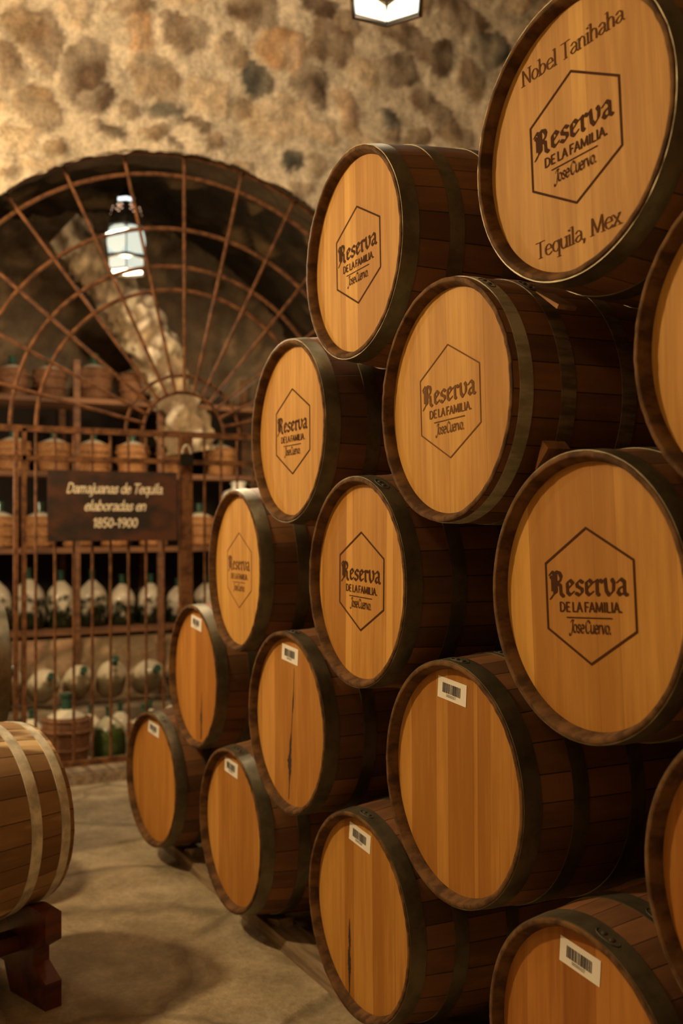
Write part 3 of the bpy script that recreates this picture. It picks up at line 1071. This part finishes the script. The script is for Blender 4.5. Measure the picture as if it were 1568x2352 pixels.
def barrel(name, fx, fy, cz, yaw, label, group, tint, mark=None, roll=0.0, sticker=None, crack=None, style='dark', spin=0.0, planks=None):
    """fx, fy, cz: centre of the front end; yaw in degrees"""
    a = math.radians(yaw)
    rb = BELLY[fx, cz]
    c = Vector((fx, fy, cz)) + Vector((-math.sin(a), math.cos(a), 0)) * (BL / 2)
    root = empty(name, (c.x, c.y, cz - rb), (0, 0, a))
    tag(root, label, 'barrel', group)
    st, hoops, riv = barrel_kit(style, rb)
    turn = (0, math.radians(spin), 0)          # seams and rivets differ from barrel to barrel
    child('staves', st, root, (0, 0, rb), turn)
    for hm, rm in zip(hoops, riv):
        h = child('hoop', hm, root, (0, 0, rb), turn)
        child('rivet', rm, h)
    hd = child('head', HEAD, root, (0, -BL / 2 + 0.026, rb), (0, math.radians(roll), 0))
    hd.color = (*tint, {'striped': 2.4, 'mild': 1.5}.get(planks, 1.0))
    hb = child('head', HEAD, root, (0, BL / 2 - 0.026, rb), (0, 0, PI))
    hb.color = (*tint, 1)
    if mark == 'dark':
        child('brand_mark', BRAND, hd, (0, -0.0009, 0))
    elif mark == 'faint':
        child('brand_mark', BRAND_F, hd, (0, -0.0009, 0))
    elif mark == 'serif':
        child('brand_mark', BRAND, hd, (0, -0.0009, 0))
        child('lettering', SERIF_TOP, hd, (0, -0.0009, 0))
        child('lettering', SERIF_LOW, hd, (0, -0.0009, 0))
    if crack:
        child('crack', crack_mesh(crack), hd, (0, -0.0007, 0))
    if sticker:
        lb = child('barcode_label', LABEL, root, (sticker[0], -BL / 2 + 0.0252, rb + sticker[1]), (0, math.radians(sticker[2]), 0))
        lb['label'] = 'white paper sticker with a barcode'
        child('barcode', BARCODE, lb, (0, -0.0009, 0))
    return root


# belly radius of each barrel (keyed by front x and centre z): as full as its neighbours allow
SPOTS = [(-0.011, 0.375), (0.892, 0.382), (1.788, 0.363), (2.770, 0.385), (3.690, 0.390), (0.367, 0.862), (1.361, 0.840), (2.307, 0.850),
         (3.234, 0.848), (0.911, 1.307), (1.884, 1.308), (2.788, 1.316), (3.690, 1.310), (1.409, 1.761), (2.335, 1.751), (3.226, 1.765),
         (1.884, 2.205), (2.779, 2.227)]
BELLY = {p: 0.330 for p in SPOTS}
WIDE = {((2.779, 2.227), (2.335, 1.751)), ((0.911, 1.307), (1.361, 0.840))}   # these lie a little askew
for it in range(60):
    for i, p in enumerate(SPOTS):
        for q in SPOTS[:i]:
            gap = 0.040 if (p, q) in WIDE else 0.0060
            over = BELLY[p] + BELLY[q] + gap - math.hypot(p[0] - q[0], p[1] - q[1])
            if over > 0:
                BELLY[p] -= over / 2
                BELLY[q] -= over / 2
BELLY.update({(0.838, 0.529): 0.325, (-0.47, 0.857): 0.325, (-0.93, 0.390): 0.325, (-0.01, 0.390): 0.325})
PALE = (0.64, 0.365, 0.088)
PALE2 = (0.62, 0.345, 0.078)
MIDT = (0.60, 0.320, 0.070)
ORNG = (0.56, 0.262, 0.052)
ORNG2 = (0.54, 0.272, 0.058)
DEEP = (0.49, 0.215, 0.044)
GB = 'barrels in the pyramid stack'
NM = 'wine_barrel'
barrel(NM, -0.011, -0.009, 0.375, 4.7, 'lowest orange-headed barrel right beside the iron gate, with a white barcode sticker', GB, ORNG, sticker=(-0.016, 0.212, 6), spin=20)
barrel(NM, 0.892, 0.001, 0.382, 1.0, 'floor-level barrel between the gate-end barrel and the drip-stained one, plain yellowish head with barcode sticker', GB, (0.60, 0.300, 0.070), sticker=(-0.030, 0.213, 4), spin=8)
barrel(NM, 1.788, 0.031, 0.363, 1.3, 'floor-level barrel with a barcode sticker and a black drip stain low on its head', GB, ORNG2, sticker=(-0.012, 0.213, 7), spin=6,
       crack=[(-0.075, -0.035, 0.0008), (-0.076, -0.085, 0.006), (-0.074, -0.115, 0.004), (-0.080, -0.130, 0.006), (-0.076, -0.165, 0.009), (-0.078, -0.20, 0.005), (-0.078, -0.252, 0.0025)])
barrel(NM, 2.770, -0.008, 0.385, 0.0, 'dim barrel cut off by the bottom edge, large barcode sticker on its head', GB, DEEP, sticker=(-0.012, 0.208, 5), spin=14)
barrel(NM, 3.690, 0.0, 0.390, 0.0, 'barrel on the floor beyond the bottom right corner of the photo', GB, DEEP, spin=-10)
barrel(NM, 0.367, 0.048, 0.862, 0.3, 'orange barrel resting above the gate-end barrel, with barcode sticker and short low crack', GB, ORNG, sticker=(-0.006, 0.213, 6), spin=-16,
       crack=[(0.055, -0.06, 0.001), (0.050, -0.12, 0.004), (0.048, -0.16, 0.010), (0.048, -0.19, 0.006), (0.046, -0.248, 0.006)])
barrel(NM, 1.361, 0.007, 0.840, 0.5, 'barrel with a long black crack running down from its barcode sticker', GB, (0.60, 0.310, 0.078), sticker=(-0.003, 0.213, 5), spin=5,
       crack=[(0.028, 0.172, 0.0008), (0.022, 0.10, 0.0015), (0.018, 0.06, 0.005), (0.012, 0.02, 0.002), (0.006, -0.03, 0.0015), (0.0, -0.06, 0.006), (-0.005, -0.10, 0.007), (-0.010, -0.13, 0.014), (-0.008, -0.16, 0.008), (-0.012, -0.20, 0.002), (-0.017, -0.25, 0.002)])
barrel(NM, 2.307, 0.003, 0.850, 0.6, 'large uncracked orange barrel with a legible barcode sticker, under the biggest hexagon brand', GB, ORNG2, sticker=(-0.014, 0.212, 5), spin=4)
barrel(NM, 3.234, 0.007, 0.848, -0.1, 'lower of the two barrels cut off by the right edge of the photo', GB, DEEP, spin=20)
barrel(NM, 0.911, 0.013, 1.307, -2.7, 'barrel with the faintest hexagon brand, its top brightly lit, beside the gate post', GB, PALE2, 'faint', 0, spin=-25)
barrel(NM, 1.884, -0.021, 1.308, -1.0, 'barrel with a bold hexagon brand on strongly striped light and dark planks', GB, MIDT, 'dark', 1.5, spin=25, planks='striped')
barrel(NM, 2.788, -0.003, 1.316, 0.0, 'nearest barrel whose whole hexagon brand faces the camera, biggest of the branded heads', GB, MIDT, 'dark', -3.0, spin=-30, planks='mild')
barrel(NM, 3.690, 0.0, 1.310, 0.0, 'barrel beyond the right edge of the photo beside the biggest hexagon brand', GB, MIDT, spin=11)
barrel(NM, 1.409, -0.005, 1.761, -0.8, 'narrow-looking branded barrel just right of the arched gate, bright light on its top', GB, PALE, 'dark', 0.0, spin=-20)
barrel(NM, 2.335, -0.028, 1.751, -1.0, 'branded barrel with a pale grey front hoop set back from its brown rim', GB, PALE2, 'faint', -2.0, style='pale', spin=30)
barrel(NM, 3.226, 0.0, 1.765, 0.0, 'upper of the two barrels cut off by the right edge of the photo', GB, MIDT, style='pale', spin=14)
barrel(NM, 1.884, -0.026, 2.205, -1.1, 'topmost barrel nearest the stone arch, hexagon brand and dark steel hoops', GB, PALE, 'dark', -1.5, spin=-18)
barrel(NM, 2.779, -0.022, 2.227, 1.6, 'topmost barrel with a line of serif lettering above and below its hexagon brand', GB, PALE, 'serif', -3.0, spin=22)

# barrels on the left of the aisle: heads face the stack, seen from behind
GL = 'barrels on the left of the aisle'
barrel(NM, 0.838, -0.684, 0.529, 199.0, 'light oak barrel with galvanised hoops on a dark red wooden stand', GL, ORNG2, style='zinc', spin=12)
barrel(NM, -0.47, -0.555, 0.857, 180.0, 'dark hooped barrel peeping in at the left edge above the light oak barrel', GL, ORNG2, spin=0)
barrel(NM, -0.93, -0.66, 0.390, 180.0, 'floor barrel on the left hidden behind the light oak barrel, farther from the camera', GL, ORNG2, spin=30)
barrel(NM, -0.01, -0.70, 0.390, 180.0, 'floor barrel on the left hidden right behind the light oak barrel', GL, ORNG2, spin=50)


# ------------------------------------------------------------------ rails, chocks, wedges
def rail(name, y0, y1, x0, x1, label, xs):
    z1 = 0.052
    t = empty(name, ((x0 + x1) / 2, (y0 + y1) / 2, 0))
    tag(t, label, 'rail', 'rails under the barrels')
    MB().box((0, 0, z1 / 2), (x1 - x0, y1 - y0, z1)).build('beam', M_WOODRAIL, t)
    for x, zc in xs:
        for s in (-1, 1):
            # little block the belly sits in
            cx = x + s * 0.085
            zz = zc - math.sqrt((prof(0.17, BELLY[x, zc])) ** 2 - 0.085 ** 2) - 0.014
            poly = [(cx - 0.045, z1), (cx + 0.045, z1), (cx + 0.045 * 1.0, zz + (0.012 if s > 0 else -0.012)), (cx - 0.045, zz - (0.012 if s > 0 else -0.012))]
            MB().prism([(a - (x0 + x1) / 2, b) for a, b in poly], -0.03, 0.03, 'y').build('chock', M_WOODRAIL, t)
    return t


rowx = [(-0.011, 0.375), (0.892, 0.382), (1.788, 0.363), (2.770, 0.385), (3.690, 0.390)]
rail('rail_beam', 0.117, 0.215, -0.35, 4.1, 'weathered timber rail under the front of the barrel stack', rowx)
rail('rail_beam', 0.685, 0.783, -0.35, 4.1, 'timber rail hidden under the back of the barrel stack', rowx)
rail('rail_beam', -0.90, -0.80, -1.3, 0.35, 'timber rail under the front of the floor barrels on the left', [(-0.93, 0.390), (-0.01, 0.390)])
rail('rail_beam', -1.46, -1.36, -1.3, 0.35, 'timber rail under the back of the floor barrels on the left', [(-0.93, 0.390), (-0.01, 0.390)])


def wedge(c, s, rot, label):
    mb = MB()
    x, y, z = s[0] / 2, s[1] / 2, s[2] / 2
    mb.prism([(-x, -z), (x, -z), (x, z), (-x, -z + 0.25 * z)], -y, y, 'y')
    o = mb.build('wooden_wedge', M_WEDGE, None, c, rot, smooth=False)
    tag(o, label, 'wedge', 'wedges between the barrels')


wedge((2.628, 0.060, 1.604), (0.060, 0.06, 0.026), (0, -0.81, 0), 'brown wooden wedge between the pale-hooped barrel and the biggest branded one')
wedge((2.640, 0.070, 1.937), (0.085, 0.05, 0.010), (0, 0.62, 0), 'orange wooden sliver under the barrel with serif lettering')
wedge((2.018, 0.100, 1.900), (0.080, 0.09, 0.020), (0, -0.49, 0), 'small wooden wedge under the topmost barrel nearest the arch')

# ------------------------------------------------------------------ stand of the left barrel
sa = math.radians(19.0)
st = empty('barrel_stand', (0.838 + math.sin(sa) * 0.45, -0.684 - math.cos(sa) * 0.45, 0), (0, 0, sa))
tag(st, 'dark red wooden cradle stand under the light oak barrel', 'stand')
half = [(0.305, 0.287), (0.305, 0.205), (0.235, 0.165), (0.235, 0.122), (0.305, 0.080), (0.305, 0.0), (0.095, 0.0), (0.055, 0.085)]
arc = [(0.3045 * math.sin(t), 0.529 - 0.3045 * math.cos(t)) for t in [math.radians(-38 + 76 * k / 16) for k in range(17)]]
poly = [(-0.305, 0.287), (-0.215, 0.294)] + arc + [(0.215, 0.294)] + half + [(-a, b) for a, b in half[::-1]][:-1]
for y in (0.3625, -0.3625):
    MB().prism(poly, y - 0.0275, y + 0.0275, 'y').build('cradle_board', M_MAHOG, st, smooth=False)
for x in (-0.12, 0.12):
    MB().box((x, 0, 0.165), (0.06, 0.72, 0.05)).build('cross_bar', M_MAHOG, st, smooth=False)

# ------------------------------------------------------------------ iron gate
GR = [0.2558, 0.3583, 0.8743, 1.0161, 1.2446, 1.5689, 1.6942]
g = empty('iron_gate', (GX - 0.02, AC.y, 0))
tag(g, 'rust brown wrought iron gate with a fan of arcs and rays filling the stone arch', 'gate')
zc = AC.z
for r in GR:
    pts = [(0, r * math.cos(PI * k / 72), zc + r * math.sin(PI * k / 72)) for k in range(73)]
    MB().tube(pts, 0.0125 if r > 0.5 else 0.011, 8).build('arch_bar', M_IRON, g)
for k in range(1, 14):
    a = PI * k / 14
    r0, r1 = GR[0], GR[6]
    MB().tube([(0.012, r0 * math.cos(a), zc + r0 * math.sin(a)), (0.012, r1 * math.cos(a), zc + r1 * math.sin(a))], 0.0105, 8).build('ray_bar', M_IRON, g)
for z, h in ((zc, 0.035), (zc - 0.165, 0.028), (0.121, 0.030)):
    MB().box((0, 0, z), (0.03, 2 * 1.70, h)).build('cross_rail', M_IRON, g, smooth=False)
for y, wd in ((-1.70, 0.05), (1.70, 0.05), (-0.985, 0.022), (0.985, 0.022)):
    MB().box((0, y, zc / 2), (0.04, wd, zc)).build('post', M_IRON, g, smooth=False)
    if abs(y) < 1.5:
        MB().box((0.0, y * 0.955, zc / 2), (0.03, 0.024, zc)).build('post', M_IRON, g, smooth=False)
MB().box((0.01, 0.004, zc / 2 + 0.02), (0.06, 0.072, zc - 0.04)).build('centre_post', M_IRON, g, smooth=False)
for s in (-1, 1):
    for k in range(8):
        y = s * (0.130 + 0.1065 * k)
        MB().tube([(0, y, 0.12), (0, y, zc)], 0.0082, 8).build('upright_bar', M_IRON, g)
    for k in range(5):
        y = s * (1.12 + 0.115 * k)
        MB().tube([(0, y, 0.12), (0, y, zc)], 0.0082, 8).build('upright_bar', M_IRON, g)
lk = empty('padlock', (GX + 0.055, AC.y - 0.01, 1.845))
tag(lk, 'dark padlock hanging at the top of the gate centre post', 'padlock')
MB().box((0, 0, 0.03), (0.03, 0.075, 0.07)).build('body', M_LANTMETAL, lk, smooth=False)
MB().tube([(0, 0.026 * math.cos(PI * k / 10), 0.065 + 0.05 * math.sin(PI * k / 10)) for k in range(11)], 0.007, 8).build('shackle', M_HOOP_P, lk)

# sign on the gate
sg = empty('gate_sign', (GX + 0.035, 0.256, 1.395))
tag(sg, 'dark wooden sign with pale script lettering hanging on the gate', 'sign')
SW, SH = 0.752, 0.402
MB().box((0, 0, SH / 2), (0.025, SW, SH)).build('board', M_SIGN, sg, smooth=False)
P = text_polys('Damajuanas de Tequila', 0.036, -0.275, 0.275, 0.560, nib=(0.26, 0.20, 35), shear=0.25)
P += text_polys('elaboradas en', 0.036, -0.175, 0.175, 0.360, nib=(0.26, 0.20, 35), shear=0.25)
P += text_polys('1850-1900', 0.034, -0.125, 0.078, 0.262, nib=(0.26, 0.22, 35), shear=0.1)
put('lettering', polys_mesh('lettering', P, M_SIGNTXT, 0.0135, 'yz', -1e-6), sg)
for s in (-1, 1):
    MB().tube([(-0.012, s * 0.30, SH - 0.01), (-0.035, s * 0.30, SH + 0.05)], 0.005, 6).build('hanger', M_IRON, sg)


# ------------------------------------------------------------------ lanterns
def lantern(loc, rot, label, ceil_z, power, sc=1.0):
    """six-sided pierced tin lantern; loc is the bottom of its lower tier"""
    t = empty('hanging_lantern', loc, (0, 0, rot))
    tag(t, label, 'lantern', 'pierced tin lanterns')

    def hexa(r, z):
        return [(r * math.cos(PI * k / 3), r * math.sin(PI * k / 3), z) for k in range(6)]

    def shell(levels):
        vs, fs = [], []
        for r, z in levels:
            vs += hexa(r * sc, z * sc)
        for i in range(len(levels) - 1):
            for k in range(6):
                fs.append((i * 6 + k, i * 6 + (k + 1) % 6, (i + 1) * 6 + (k + 1) % 6, (i + 1) * 6 + k))
        fs.append(tuple(range(5, -1, -1)))
        fs.append(tuple((len(levels) - 1) * 6 + k for k in range(6)))
        return vs, fs
    rim = MB()
    rim.tube([Vector(p) for p in hexa(0.126 * sc, -0.004 * sc)], 0.006 * sc, 6, closed=True)
    rim.build('base_rim', M_LANTMETAL, t, smooth=False)
    tr = MB()
    tr.tube([Vector(p) for p in hexa(0.134 * sc, -0.006 * sc)], 0.0035 * sc, 6, closed=True)
    tr.build('trim_ring', M_LANTTRIM, t, smooth=False)
    # lower tier and body: one lit pane per side, each set in the frame
    for k in range(6):
        def pane(levels, name, mat=M_LANTGLASS, inset=0.9):
            vs = []
            for r, z, f in levels:
                a, b = Vector(hexa(r * sc, z * sc)[k]), Vector(hexa(r * sc, z * sc)[(k + 1) % 6])
                m = (a + b) / 2
                vs += [m + (a - m) * f, m + (b - m) * f]
            nn = len(levels)
            nrm = Vector((math.cos(PI * k / 3 + PI / 6), math.sin(PI * k / 3 + PI / 6), 0))
            vs2 = [v - nrm * 0.004 for v in vs]
            fs = [(2 * i, 2 * i + 1, 2 * i + 3, 2 * i + 2) for i in range(nn - 1)]
            mb = MB().add(vs, fs)
            mb.add(vs2, [tuple(reversed(f)) for f in fs])
            return mb.build(name, mat, t, smooth=False, fix=False)
        pane([(0.121, 0.004, 0.96), (0.127, 0.03, 0.98), (0.127, 0.060, 0.90), (0.127, 0.074, 0.35)], 'lower_pane')
        # scalloped body pane: narrow at the foot, lobes at the shoulder
        lv = []
        for i in range(17):
            s = i / 16
            z = 0.098 + 0.185 * s
            r = 0.128 + 0.018 * math.sin(PI * min(1, s * 1.05)) - 0.012 * s
            f = 0.98 * min(1.0, 0.35 + 2.6 * s) if s < 0.30 else 0.98
            if s > 0.86:
                f = 0.98 * math.sqrt(max(0.02, 1 - ((s - 0.86) / 0.16) ** 2))
            lv.append((r, z, f))
        pane(lv, 'body_pane')
    fr = MB()
    for k in range(6):
        for lv in ([(0.128, 0.0), (0.130, 0.085)], [(0.130, 0.085), (0.145, 0.16), (0.146, 0.20), (0.128, 0.29)]):
            fr.tube([Vector(hexa(r * sc, z * sc)[k]) for r, z in lv], 0.0035 * sc, 6)
    for r, z in ((0.130, 0.083), (0.126, 0.292)):
        fr.tube([Vector(p) for p in hexa(r * sc, z * sc)], 0.006 * sc, 6, closed=True)
    fr.add(*shell([(0.110, 0.074), (0.128, 0.080), (0.128, 0.100), (0.115, 0.104)]))
    fr.build('frame', M_LANTMETAL, t, smooth=False)
    MB().add(*shell([(0.126, 0.288), (0.118, 0.335), (0.100, 0.395), (0.080, 0.435), (0.072, 0.445)])).build('dome', M_LANTMETAL, t, smooth=False)
    MB().add(*shell([(0.066, 0.475), (0.050, 0.495), (0.018, 0.515), (0.010, 0.55)])).build('cap', M_LANTMETAL, t, smooth=False)
    MB().add(*shell([(0.060, 0.446), (0.062, 0.474)])).build('top_opening', M_LANTHOT, t, smooth=False)
    hot = MB()
    for k in range(6):
        a = PI * k / 3 + PI / 6
        for dz, da, rr in ((0.418, -0.16, 0.011), (0.418, 0.16, 0.011), (0.402, 0.0, 0.011), (0.388, -0.22, 0.009), (0.388, 0.22, 0.009), (0.372, 0.0, 0.008)):
            r = 0.118 - (dz - 0.335) * 0.36
            hot.lathe([(0.0005, rr * sc * 0.5), (rr * sc * 0.7, rr * sc * 0.35), (rr * sc, 0), (rr * sc * 0.7, -rr * sc * 0.35), (0.0005, -rr * sc * 0.5)], 8, 0,
                      ((r * 0.90) * sc * math.cos(a + da), (r * 0.90) * sc * math.sin(a + da), dz * sc))
    hot.build('pierced_openings', M_LANTDIM, t)
    n = max(2, int((ceil_z - loc[2] - 0.55 * sc) / 0.05))
    ch = MB()
    for i in range(n):
        z = 0.55 * sc + (ceil_z - loc[2] - 0.55 * sc) * (i + 0.5) / n
        hl = (ceil_z - loc[2] - 0.55 * sc) / n * 0.62
        pts = []
        for j in range(10):
            b = 2 * PI * j / 10
            u, v = 0.009 * math.cos(b), hl * math.sin(b)
            pts.append((u, 0, z + v) if i % 2 == 0 else (0, u, z + v))
        ch.tube(pts, 0.0025, 5, closed=True)
    ch.build('chain', M_LANTMETAL, t)
    return t


li = at_x(290, 624, -2.08)
lantern(li, math.radians(44), 'lit lantern hanging behind the iron gate inside the arch', AC.z + math.sqrt(VR ** 2 - (li.y - AC.y) ** 2) - 0.02, 0, 0.98)
lu = CAM + ray(888, 12) * 3.95
lantern(lu, math.radians(30), 'lit lantern cut off by the top edge, before the stone wall', 5.30, 0, 1.17)
# their flames
lamp('gate_lantern_flame', 'POINT', (li.x, li.y, li.z + 0.02), 26, (1.0, 0.78, 0.50), 0.06)
lamp('upper_lantern_flame', 'POINT', (lu.x, lu.y, lu.z + 0.03), 6, (1.0, 0.80, 0.52), 0.08)

# ------------------------------------------------------------------ shelves with demijohns
SHX0, SHX1 = -3.44, -2.945
sh = empty('shelf_rack', (-3.18, 0.62, 0))
tag(sh, 'tall dark wooden shelving rack along the end wall of the inner cellar', 'shelf')
LEV = [0.745, 1.318, 1.850, 2.375]
ymin, ymax = -1.05, 1.84
for z in LEV:
    MB().box(((SHX0 + SHX1) / 2 + 3.18, (ymin + ymax) / 2 - 0.62, z), (SHX1 - SHX0, ymax - ymin, 0.036)).build('shelf_board', M_SHELF, sh, smooth=False)
for y in (-1.03, 0.37, 0.98, 1.82):
    for x in (SHX1 - 0.012, SHX0 + 0.03):
        MB().box((x + 3.18, y - 0.62, 1.33), (0.022, 0.045, 2.66)).build('upright', M_SHELF, sh, smooth=False)
MB().box((SHX0 + 3.185, (ymin + ymax) / 2 - 0.62, 1.57), (0.012, ymax - ymin, 1.66)).build('back_panel', mat_plain('shelf_back', (0.02, 0.012, 0.007), 0.9), sh, smooth=False)


def jug_mesh(kind):
    """demijohn parts, 1 unit wide radius 0.5: body, neck, basket"""
    body = [(0.30, 0.0), (0.44, 0.03), (0.49, 0.12), (0.50, 0.45), (0.49, 0.80), (0.44, 1.00), (0.34, 1.15), (0.20, 1.27), (0.115, 1.35)]
    if kind == 'wicker':
        body = [(0.28, 0.0), (0.36, 0.02), (0.41, 0.35), (0.46, 0.75), (0.45, 0.90), (0.36, 1.02), (0.22, 1.10), (0.115, 1.15)]
    top = body[-1][1]
    neck = [(0.105, top - 0.03), (0.095, top + 0.10), (0.095, top + 0.24), (0.125, top + 0.25), (0.125, top + 0.31), (0.10, top + 0.315)]
    return body, neck


def jug(name, loc, dia, kind, label, group, mats, tilt=(0, 0), hgt=1.0, cork=False):
    t = empty(name, loc, (tilt[0], tilt[1], random.uniform(0, 6)))
    tag(t, label, 'bottle', group)
    body, neck = jug_mesh(kind)

    def sc(p, k=1.0):
        return [(r * dia * k, z * dia * hgt) for r, z in p]
    MB().lathe(sc(body), 22).build('body', mats[0], t)
    MB().lathe(sc(neck), 12).build('neck', mats[1], t)
    if kind == 'wicker':
        bk = [(r + 0.012, z) for r, z in body[:6]]
        mb = MB().lathe(sc(bk), 22, cap=False)
        for z in (0.10, 0.40, 0.75, 0.95):
            r = [a + (b - a) * 0 for a, b in [(0.40, 0), ]][0]
            rr = 0.37 + 0.10 * min(z, 0.75) / 0.75 if z < 0.9 else 0.43
            mb.tube([(rr * dia * math.cos(2 * PI * j / 22), rr * dia * math.sin(2 * PI * j / 22), z * dia * hgt) for j in range(22)], 0.012, 5, closed=True)
        mb.build('basket', mats[2], t)
    if cork:
        z = neck[-1][1] * dia * hgt
        MB().lathe([(0.09 * dia, z - 0.01), (0.095 * dia, z + 0.03)], 10).build('stopper', M_CORK, t)
    return t


ORD = ['first', 'second', 'third', 'fourth', 'fifth', 'sixth', 'seventh', 'eighth', 'ninth', 'tenth', 'eleventh']
XB = -3.16
# topmost shelf: brown wicker jugs
for i, px in enumerate((28, 113, 216, 308)):
    p = at_x(px, 880, XB)
    jug('wicker_demijohn', (XB, p.y, LEV[3] + 0.0185), (0.235, 0.245, 0.28, 0.26)[i], 'wicker', ORD[i] + ' brown wicker jug from the left on the topmost shelf', 'wicker jugs on the topmost shelf',
        (M_GLASS_DARK, M_NECK, M_WICKER_B), hgt=0.86)
for i, px in enumerate((30, 124, 214, 305, 396, 506)):
    p = at_x(px, 1030, XB)
    jug('wicker_demijohn', (XB, p.y, LEV[2] + 0.0185), 0.262, 'wicker', ORD[i] + ' orange wicker jug from the left on the shelf right above the sign', 'wicker jugs above the sign',
        (M_GLASS_DARK, M_NECK, M_WICKER), hgt=0.82)
for i, px in enumerate((0, 92, 178, 265, 352, 458)):
    p = at_x(px, 1200, XB)
    nm = ORD[i] + ' wicker jug from the left on the shelf behind the sign'
    jug('wicker_demijohn', (XB, p.y, LEV[1] + 0.0185), 0.25, 'wicker', nm, 'wicker jugs behind the sign', (M_GLASS_PALE, M_NECK, M_WICKER), hgt=0.88)
for i, px in enumerate((-12, 66, 140, 212, 280, 346, 408, 472, 534)):
    p = at_x(px, 1370, XB)
    jug('glass_demijohn', (XB, p.y, LEV[0] + 0.0185), (0.23, 0.232, 0.220, 0.220, 0.198, 0.198, 0.178, 0.19, 0.18)[i], 'glass', ORD[i] + ' dusty dark glass demijohn from the left on the lowest shelf',
        'glass demijohns on the lowest shelf', (M_GLASS_DARK, M_NECK), hgt=1.12)
pc = at_x(545, 1112, -3.02)
wj = empty('ceramic_jar', (-3.0, pc.y, LEV[1] + 0.0185))
tag(wj, 'white ceramic jar glowing in lamp light just left of the faintly branded barrel', 'jar')
MB().lathe([(0.07, 0), (0.118, 0.02), (0.13, 0.15), (0.13, 0.36), (0.11, 0.41), (0.06, 0.43)], 24).build('body', M_CERAMIC, wj)
MB().lathe([(0.055, 0.42), (0.052, 0.46), (0.062, 0.468), (0.062, 0.485)], 16).build('neck', M_CERAMIC, wj)

# heap of demijohns on the floor behind the gate: a ledge of stone carries the back ones
tag(MB().box((-2.745, 0.55, 0.13), (0.45, 2.5, 0.26)).build('trim_4', M_DULL), 'low stone ledge below the shelves', kind='structure')
rubble_sheet('wall_under_shelf', lambda u, v: ((-2.972, -1.05 + 2.75 * u, 0.70 * v), Vector((1, 0, 0))), 90, 26,
             [(0.46, 0.30, 0.18), (0.60, 0.42, 0.25), (0.34, 0.21, 0.12), (0.54, 0.33, 0.19)], (0.30, 0.21, 0.12), 5.0, 0.018, 'low stone wall under the lowest shelf')
HEAP = [  # px, py of the body centre, x, base z, diameter, material kind, name words
    (40, 1650, -2.14, 0.0, 0.20, 'glass', M_GLASS_PALE, 'dusty pale demijohn on the cellar floor at the far left of the heap'),
    (153, 1690, -2.06, 0.0, 0.315, 'wicker', M_GLASS_PALE, 'big brown wicker demijohn with a dusty shoulder on the cellar floor behind the gate'),
    (250, 1670, -2.14, 0.0, 0.22, 'green', M_GLASS_GREEN, 'dark green demijohn on the cellar floor right of the big wicker one'),
    (334, 1670, -2.00, 0.0, 0.25, 'wicker', M_GLASS_PALE, 'brown wicker demijohn on the cellar floor next to the lowest barrel'),
    (400, 1665, -2.14, 0.0, 0.25, 'glass', M_GLASS_PALE, 'dusty pale demijohn on the cellar floor behind the stack end'),
    (72, 1610, -2.405, 0.0, 0.172, 'tall', M_GLASS_PALE, 'tall dusty demijohn standing before the ledge, left of the big wicker one'),
    (140, 1610, -2.405, 0.0, 0.172, 'tall', M_GLASS_PALE, 'tall dusty demijohn standing right behind the big wicker one'),
    (208, 1610, -2.405, 0.0, 0.172, 'tall', M_GLASS_PALE, 'tall dusty demijohn standing before the ledge, just left of the dark green one'),
    (276, 1610, -2.405, 0.0, 0.172, 'tall', M_GLASS_PALE, 'tall dusty demijohn standing before the ledge, just right of the dark green one'),
    (344, 1610, -2.405, 0.0, 0.172, 'tall', M_GLASS_PALE, 'tall dusty demijohn standing before the ledge beside the lowest orange barrel'),
    (20, 1575, -2.72, 0.265, 0.20, 'glass', M_GLASS_PALE, 'dusty demijohn on the stone ledge at its left end'),
    (100, 1575, -2.66, 0.265, 0.205, 'glass', M_GLASS_PALE, 'dusty demijohn on the stone ledge, second from its left end'),
    (182, 1575, -2.72, 0.265, 0.20, 'glass', M_GLASS_PALE, 'dusty demijohn on the stone ledge, third from its left end'),
    (262, 1570, -2.66, 0.265, 0.205, 'glass', M_GLASS_PALE, 'dusty demijohn on the stone ledge, fourth from its left end'),
    (340, 1565, -2.71, 0.265, 0.22, 'glass', M_GLASS_PALE, 'dusty demijohn on the stone ledge, fifth from its left end, beside an orange barrel'),
    (422, 1565, -2.66, 0.265, 0.22, 'glass', M_GLASS_PALE, 'dusty demijohn on the stone ledge behind the stack'),
]
LIE = {10: 0.9, 11: 1.15, 12: 1.05, 13: 0.75, 14: 1.2, 15: 1.0}
for i, (px, py, x, bz, dia, kind, mt, lab) in enumerate(HEAP):
    p = at_x(px, py, x)
    wick = kind == 'wicker'
    ti = LIE.get(i, 0.0)
    # those on the ledge lie back against the wall with their mouths toward the gate
    rx = x - 0.13 if ti else x
    t = jug('wicker_demijohn' if wick else 'glass_demijohn', (rx, p.y, bz + (0.30 * dia * math.sin(ti) if ti else 0.0)), dia, 'wicker' if wick else 'glass', lab,
            'demijohns heaped behind the gate', (mt, M_NECK, M_WICKER_B), hgt=1.0 if wick else (1.12 if kind == 'tall' else 0.95))
    if ti:
        t.rotation_euler = (random.uniform(-0.06, 0.06), ti, 0)
        t.location.z = bz + 0.5 * dia * math.sin(ti) + 0.02
